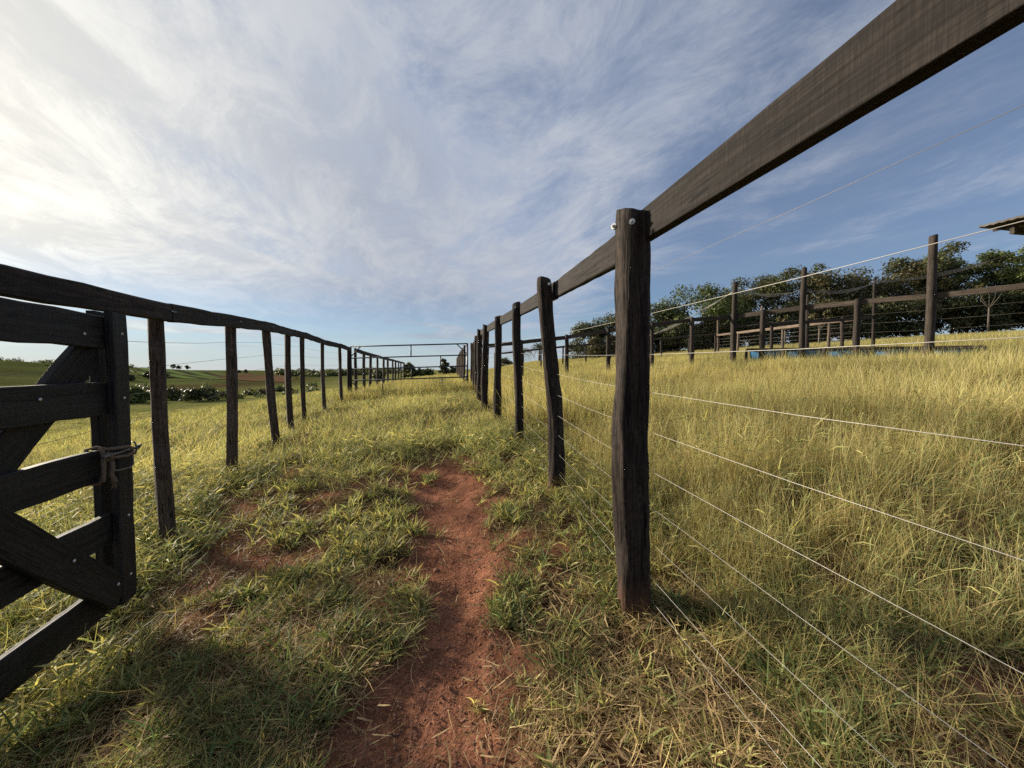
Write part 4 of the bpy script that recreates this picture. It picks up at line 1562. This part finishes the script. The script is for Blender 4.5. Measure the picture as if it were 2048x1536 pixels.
def pr_lush(X_, Y_, r, side, pd_, n1, n2):
    d = left_of(X_, Y_)
    corridor = (side < .1) & (d < 0)
    mid = smooth(2.6, 5.2, Y_) * .8
    left_edge = smooth(-.55, .0, d) * (.35 + .65 * smooth(1.5, 3, Y_))
    p = np.where(corridor, np.maximum(mid, left_edge) * (.55 + .5 * n2) * (1 - .75 * smooth(.55, .68, n1) * (1 - smooth(6, 10, Y_))), 0.0)
    p = np.where(d >= 0, .85, p)
    p = np.where((side >= .02) & (side < .5), .35 * smooth(1.5, 2.6, Y_), p)
    return p * (1 - on_path(pd_, Y_))


def pr_leafy(X_, Y_, r, side, pd_, n1, n2):
    d = left_of(X_, Y_)
    p = np.where(d < .3, .9 * (.2 + smooth(.40, .62, n2)), .3)
    p = p * (1 - .85 * smooth(.46, .60, n1) * (X_ < path_x(Y_)))
    return p * (1 - on_path(pd_, Y_)) * (1 - .4 * smooth(.3, 1.0, side)) * (1 - .6 * smooth(.0, .3, side) * (1 - smooth(1.2, 2.2, Y_)))


def pr_straw(X_, Y_, r, side, pd_, n1, n2):
    return (1 - .93 * on_path(pd_, Y_)) * (.4 + .7 * n1)


def near_low(r, s, n2, x, y):
    return (.40 + .18 * smooth(.9, 1.9, y) + .45 * smooth(.2, 1.3, s) * smooth(1.2, 3.4, y)) * (.7 + .6 * vnoise(x, y, .9, 3, .55, 52))


dry_tall = lambda x, y, r, s, n2: .14 + .30 * (n2 - .4) - .12 * (1 - smooth(1.5, 3.5, y)) + .6 * (vnoise(x, y, .5, 3, .5, 61) - .45)
dry_lush = lambda x, y, r, s, n2: .01 + .30 * (n2 - .4) + .10 * smooth(0, 3, s)
emit('paddock_grass', 2700, .9, 5.5, 1.0, lambda X_, Y_, r, s, p, n1, n2: pr_tall(X_, Y_, r, s, p, n1, n2) * (.45 + .55 * smooth(1.2, 2.6, Y_)), T_TALL, (.6, 1.25, near_low), 'tall yellowing grass of the paddock close to the near fence wires', 'grass', .16, .25, dry_tall)
emit('paddock_grass', 5200, 5.0, 12.5, 1.0, pr_tall, T_MTALL, (.7, 1.25, lambda r, s, n2, x, y: .62 + .75 * vnoise(x, y, .7, 3, .55, 51)), 'tall yellowing grass further up the sloping paddock on the right', 'grass', .16, .25, dry_tall)
emit('pasture_grass', 2200, .9, 5.5, 1.0, pr_lush, T_LUSH, (.7, 1.2), 'olive green grass at the foot of the left fence', 'grass', .18, .25, dry_lush)
emit('pasture_grass', 5400, 4.6, 12.5, 1.0, pr_lush, T_MLUSH, (.75, 1.2), 'olive green grass in the corridor before the pipe gate and down the left slope', 'grass', .18, .25, dry_lush)
emit('broadleaf_grass', 4800, .75, 7.5, 1.25, pr_leafy, T_LEAFY, (.55, 1.15, lambda r, s, n2, x, y: .62 + .38 * smooth(1.1, 2.6, r)), 'short bright broad-bladed grass sprouting along the footpath', 'grass', .25, .3, lambda x, y, r, s, n2: .08 + 0 * r)
emit('trampled_shade_grass', 1900, .75, 4, 1.3, lambda X_, Y_, r, s, p, n1, n2: (1 - on_path(p, Y_)) * smooth(.36, .55, n2) * (1 - smooth(1.4, 2.8, Y_)),
     T_DARK, (.45, .85), 'dark trampled leafy grass thickened in place of foreground shade', 'grass', .2, .3)  # real dark-leaved grass, with extra tufts standing in for shade near the camera
emit('dry_straw', 4200, .75, 8, 1.4, pr_straw, T_STRAW, (.55, 1.15), 'dry straw and dead leaves matted between the grass tufts', 'straw', .10, .4, zoff=.004, mat=M_STRAW)
emit('fine_tufts', 260, .8, 6, 1.3, lambda X_, Y_, r, s, p, n1, n2: (1 - on_path(p, Y_)) * .45 * (s < .3), T_TUFT, (.6, 1.2), 'fine bristly grass tufts beside the footpath', 'grass', .15, .3,
     lambda x, y, r, s, n2: .35 + 0 * r)
emit('far_paddock_grass', 17000, 11.5, 60, 1.3, lambda X_, Y_, r, s, p, n1, n2: (fence_x(Y_) - X_ < 0) * (np.where(s > 0, .95, .5)), C_FAR, (.7, 1.05), 'tall straw-coloured grass on the crest of the paddock', 'grass', .1, .3,
     lambda x, y, r, s, n2: .20 + 0 * r, az=(-35, 60))
emit('far_pasture_grass', 11000, 11.5, 60, 1.3, lambda X_, Y_, r, s, p, n1, n2: (fence_x(Y_) - X_ > -8) * (s < 0) * .9, C_FARG, (.8, 1.2), 'shorter green grass on the falling slope at the left', 'grass', .1, .3,
     lambda x, y, r, s, n2: .15 + 0 * r, az=(-66, 0))

# ---- loose clods and pebbles on the bare path
clod = []
for k in range(7):
    bm = bmesh.new()
    bmesh.ops.create_icosphere(bm, subdivisions=1, radius=1.0)
    for v_ in bm.verts:
        v_.co *= 1 + .35 * mnoise.noise(v_.co * 1.3 + Vector((k * 7, 0, 0)))
        v_.co.z *= .45
    me = bpy.data.meshes.new('clod')
    bm.to_mesh(me)
    bm.free()
    me.materials.append(M_CLOD)
    clod.append(me)
C_CLOD = bpy.data.collections.new('clods')
for me in clod:
    C_CLOD.objects.link(bpy.data.objects.new('clod', me))
emit('soil_clods', 12000, .75, 6, 1.5, lambda X_, Y_, r, s, p, n1, n2: .15 + .85 * on_path(p, Y_), C_CLOD, (.0012, .0055, lambda r, s, n2, x, y: 1 + .8 * (rnd.random(len(r)) > .95)),
     'small red clods and grit strewn over the bare footpath', 'gravel', .5, nvar=7)

# stones and dung one can pick out
def lump(name, x, y, s, mat, label, cat, seed, flat=.6):
    bm = bmesh.new()
    bmesh.ops.create_icosphere(bm, subdivisions=3, radius=1.0)
    for v_ in bm.verts:
        v_.co *= 1 + .30 * mnoise.noise(v_.co * 1.2 + Vector((seed * 5, 0, 0))) + .12 * mnoise.noise(v_.co * 4 + Vector((seed, 3, 0)))
        v_.co = Vector((v_.co.x * s[0], v_.co.y * s[1], v_.co.z * s[2]))
    me = bpy.data.meshes.new(name)
    bm.to_mesh(me)
    bm.free()
    me.polygons.foreach_set('use_smooth', [True] * len(me.polygons))
    me.materials.append(mat)
    o = link(name, me)
    o.location = (x, y, gz(x, y) + s[2] * .45)
    o.rotation_euler = (0, 0, seed)
    tag(o, label, cat)


lump('dung_pile', -.66, 4.35, (.075, .06, .028), M_DUNG, 'dark dried dung lump where the bare footpath ends', 'dung', 3)
lump('stone', -1.07, 1.78, (.022, .030, .020), M_STONE, 'small reddish stone standing in the grass left of the footpath', 'stone', 5)
lump('stone', -.90, 1.52, (.020, .016, .012), M_STONE, 'flat reddish stone nearer the camera left of the footpath', 'stone', 6)
lump('stone', -.40, 1.98, (.018, .011, .007), M_STONE, 'small flat stone lying in the middle of the footpath', 'stone', 8)
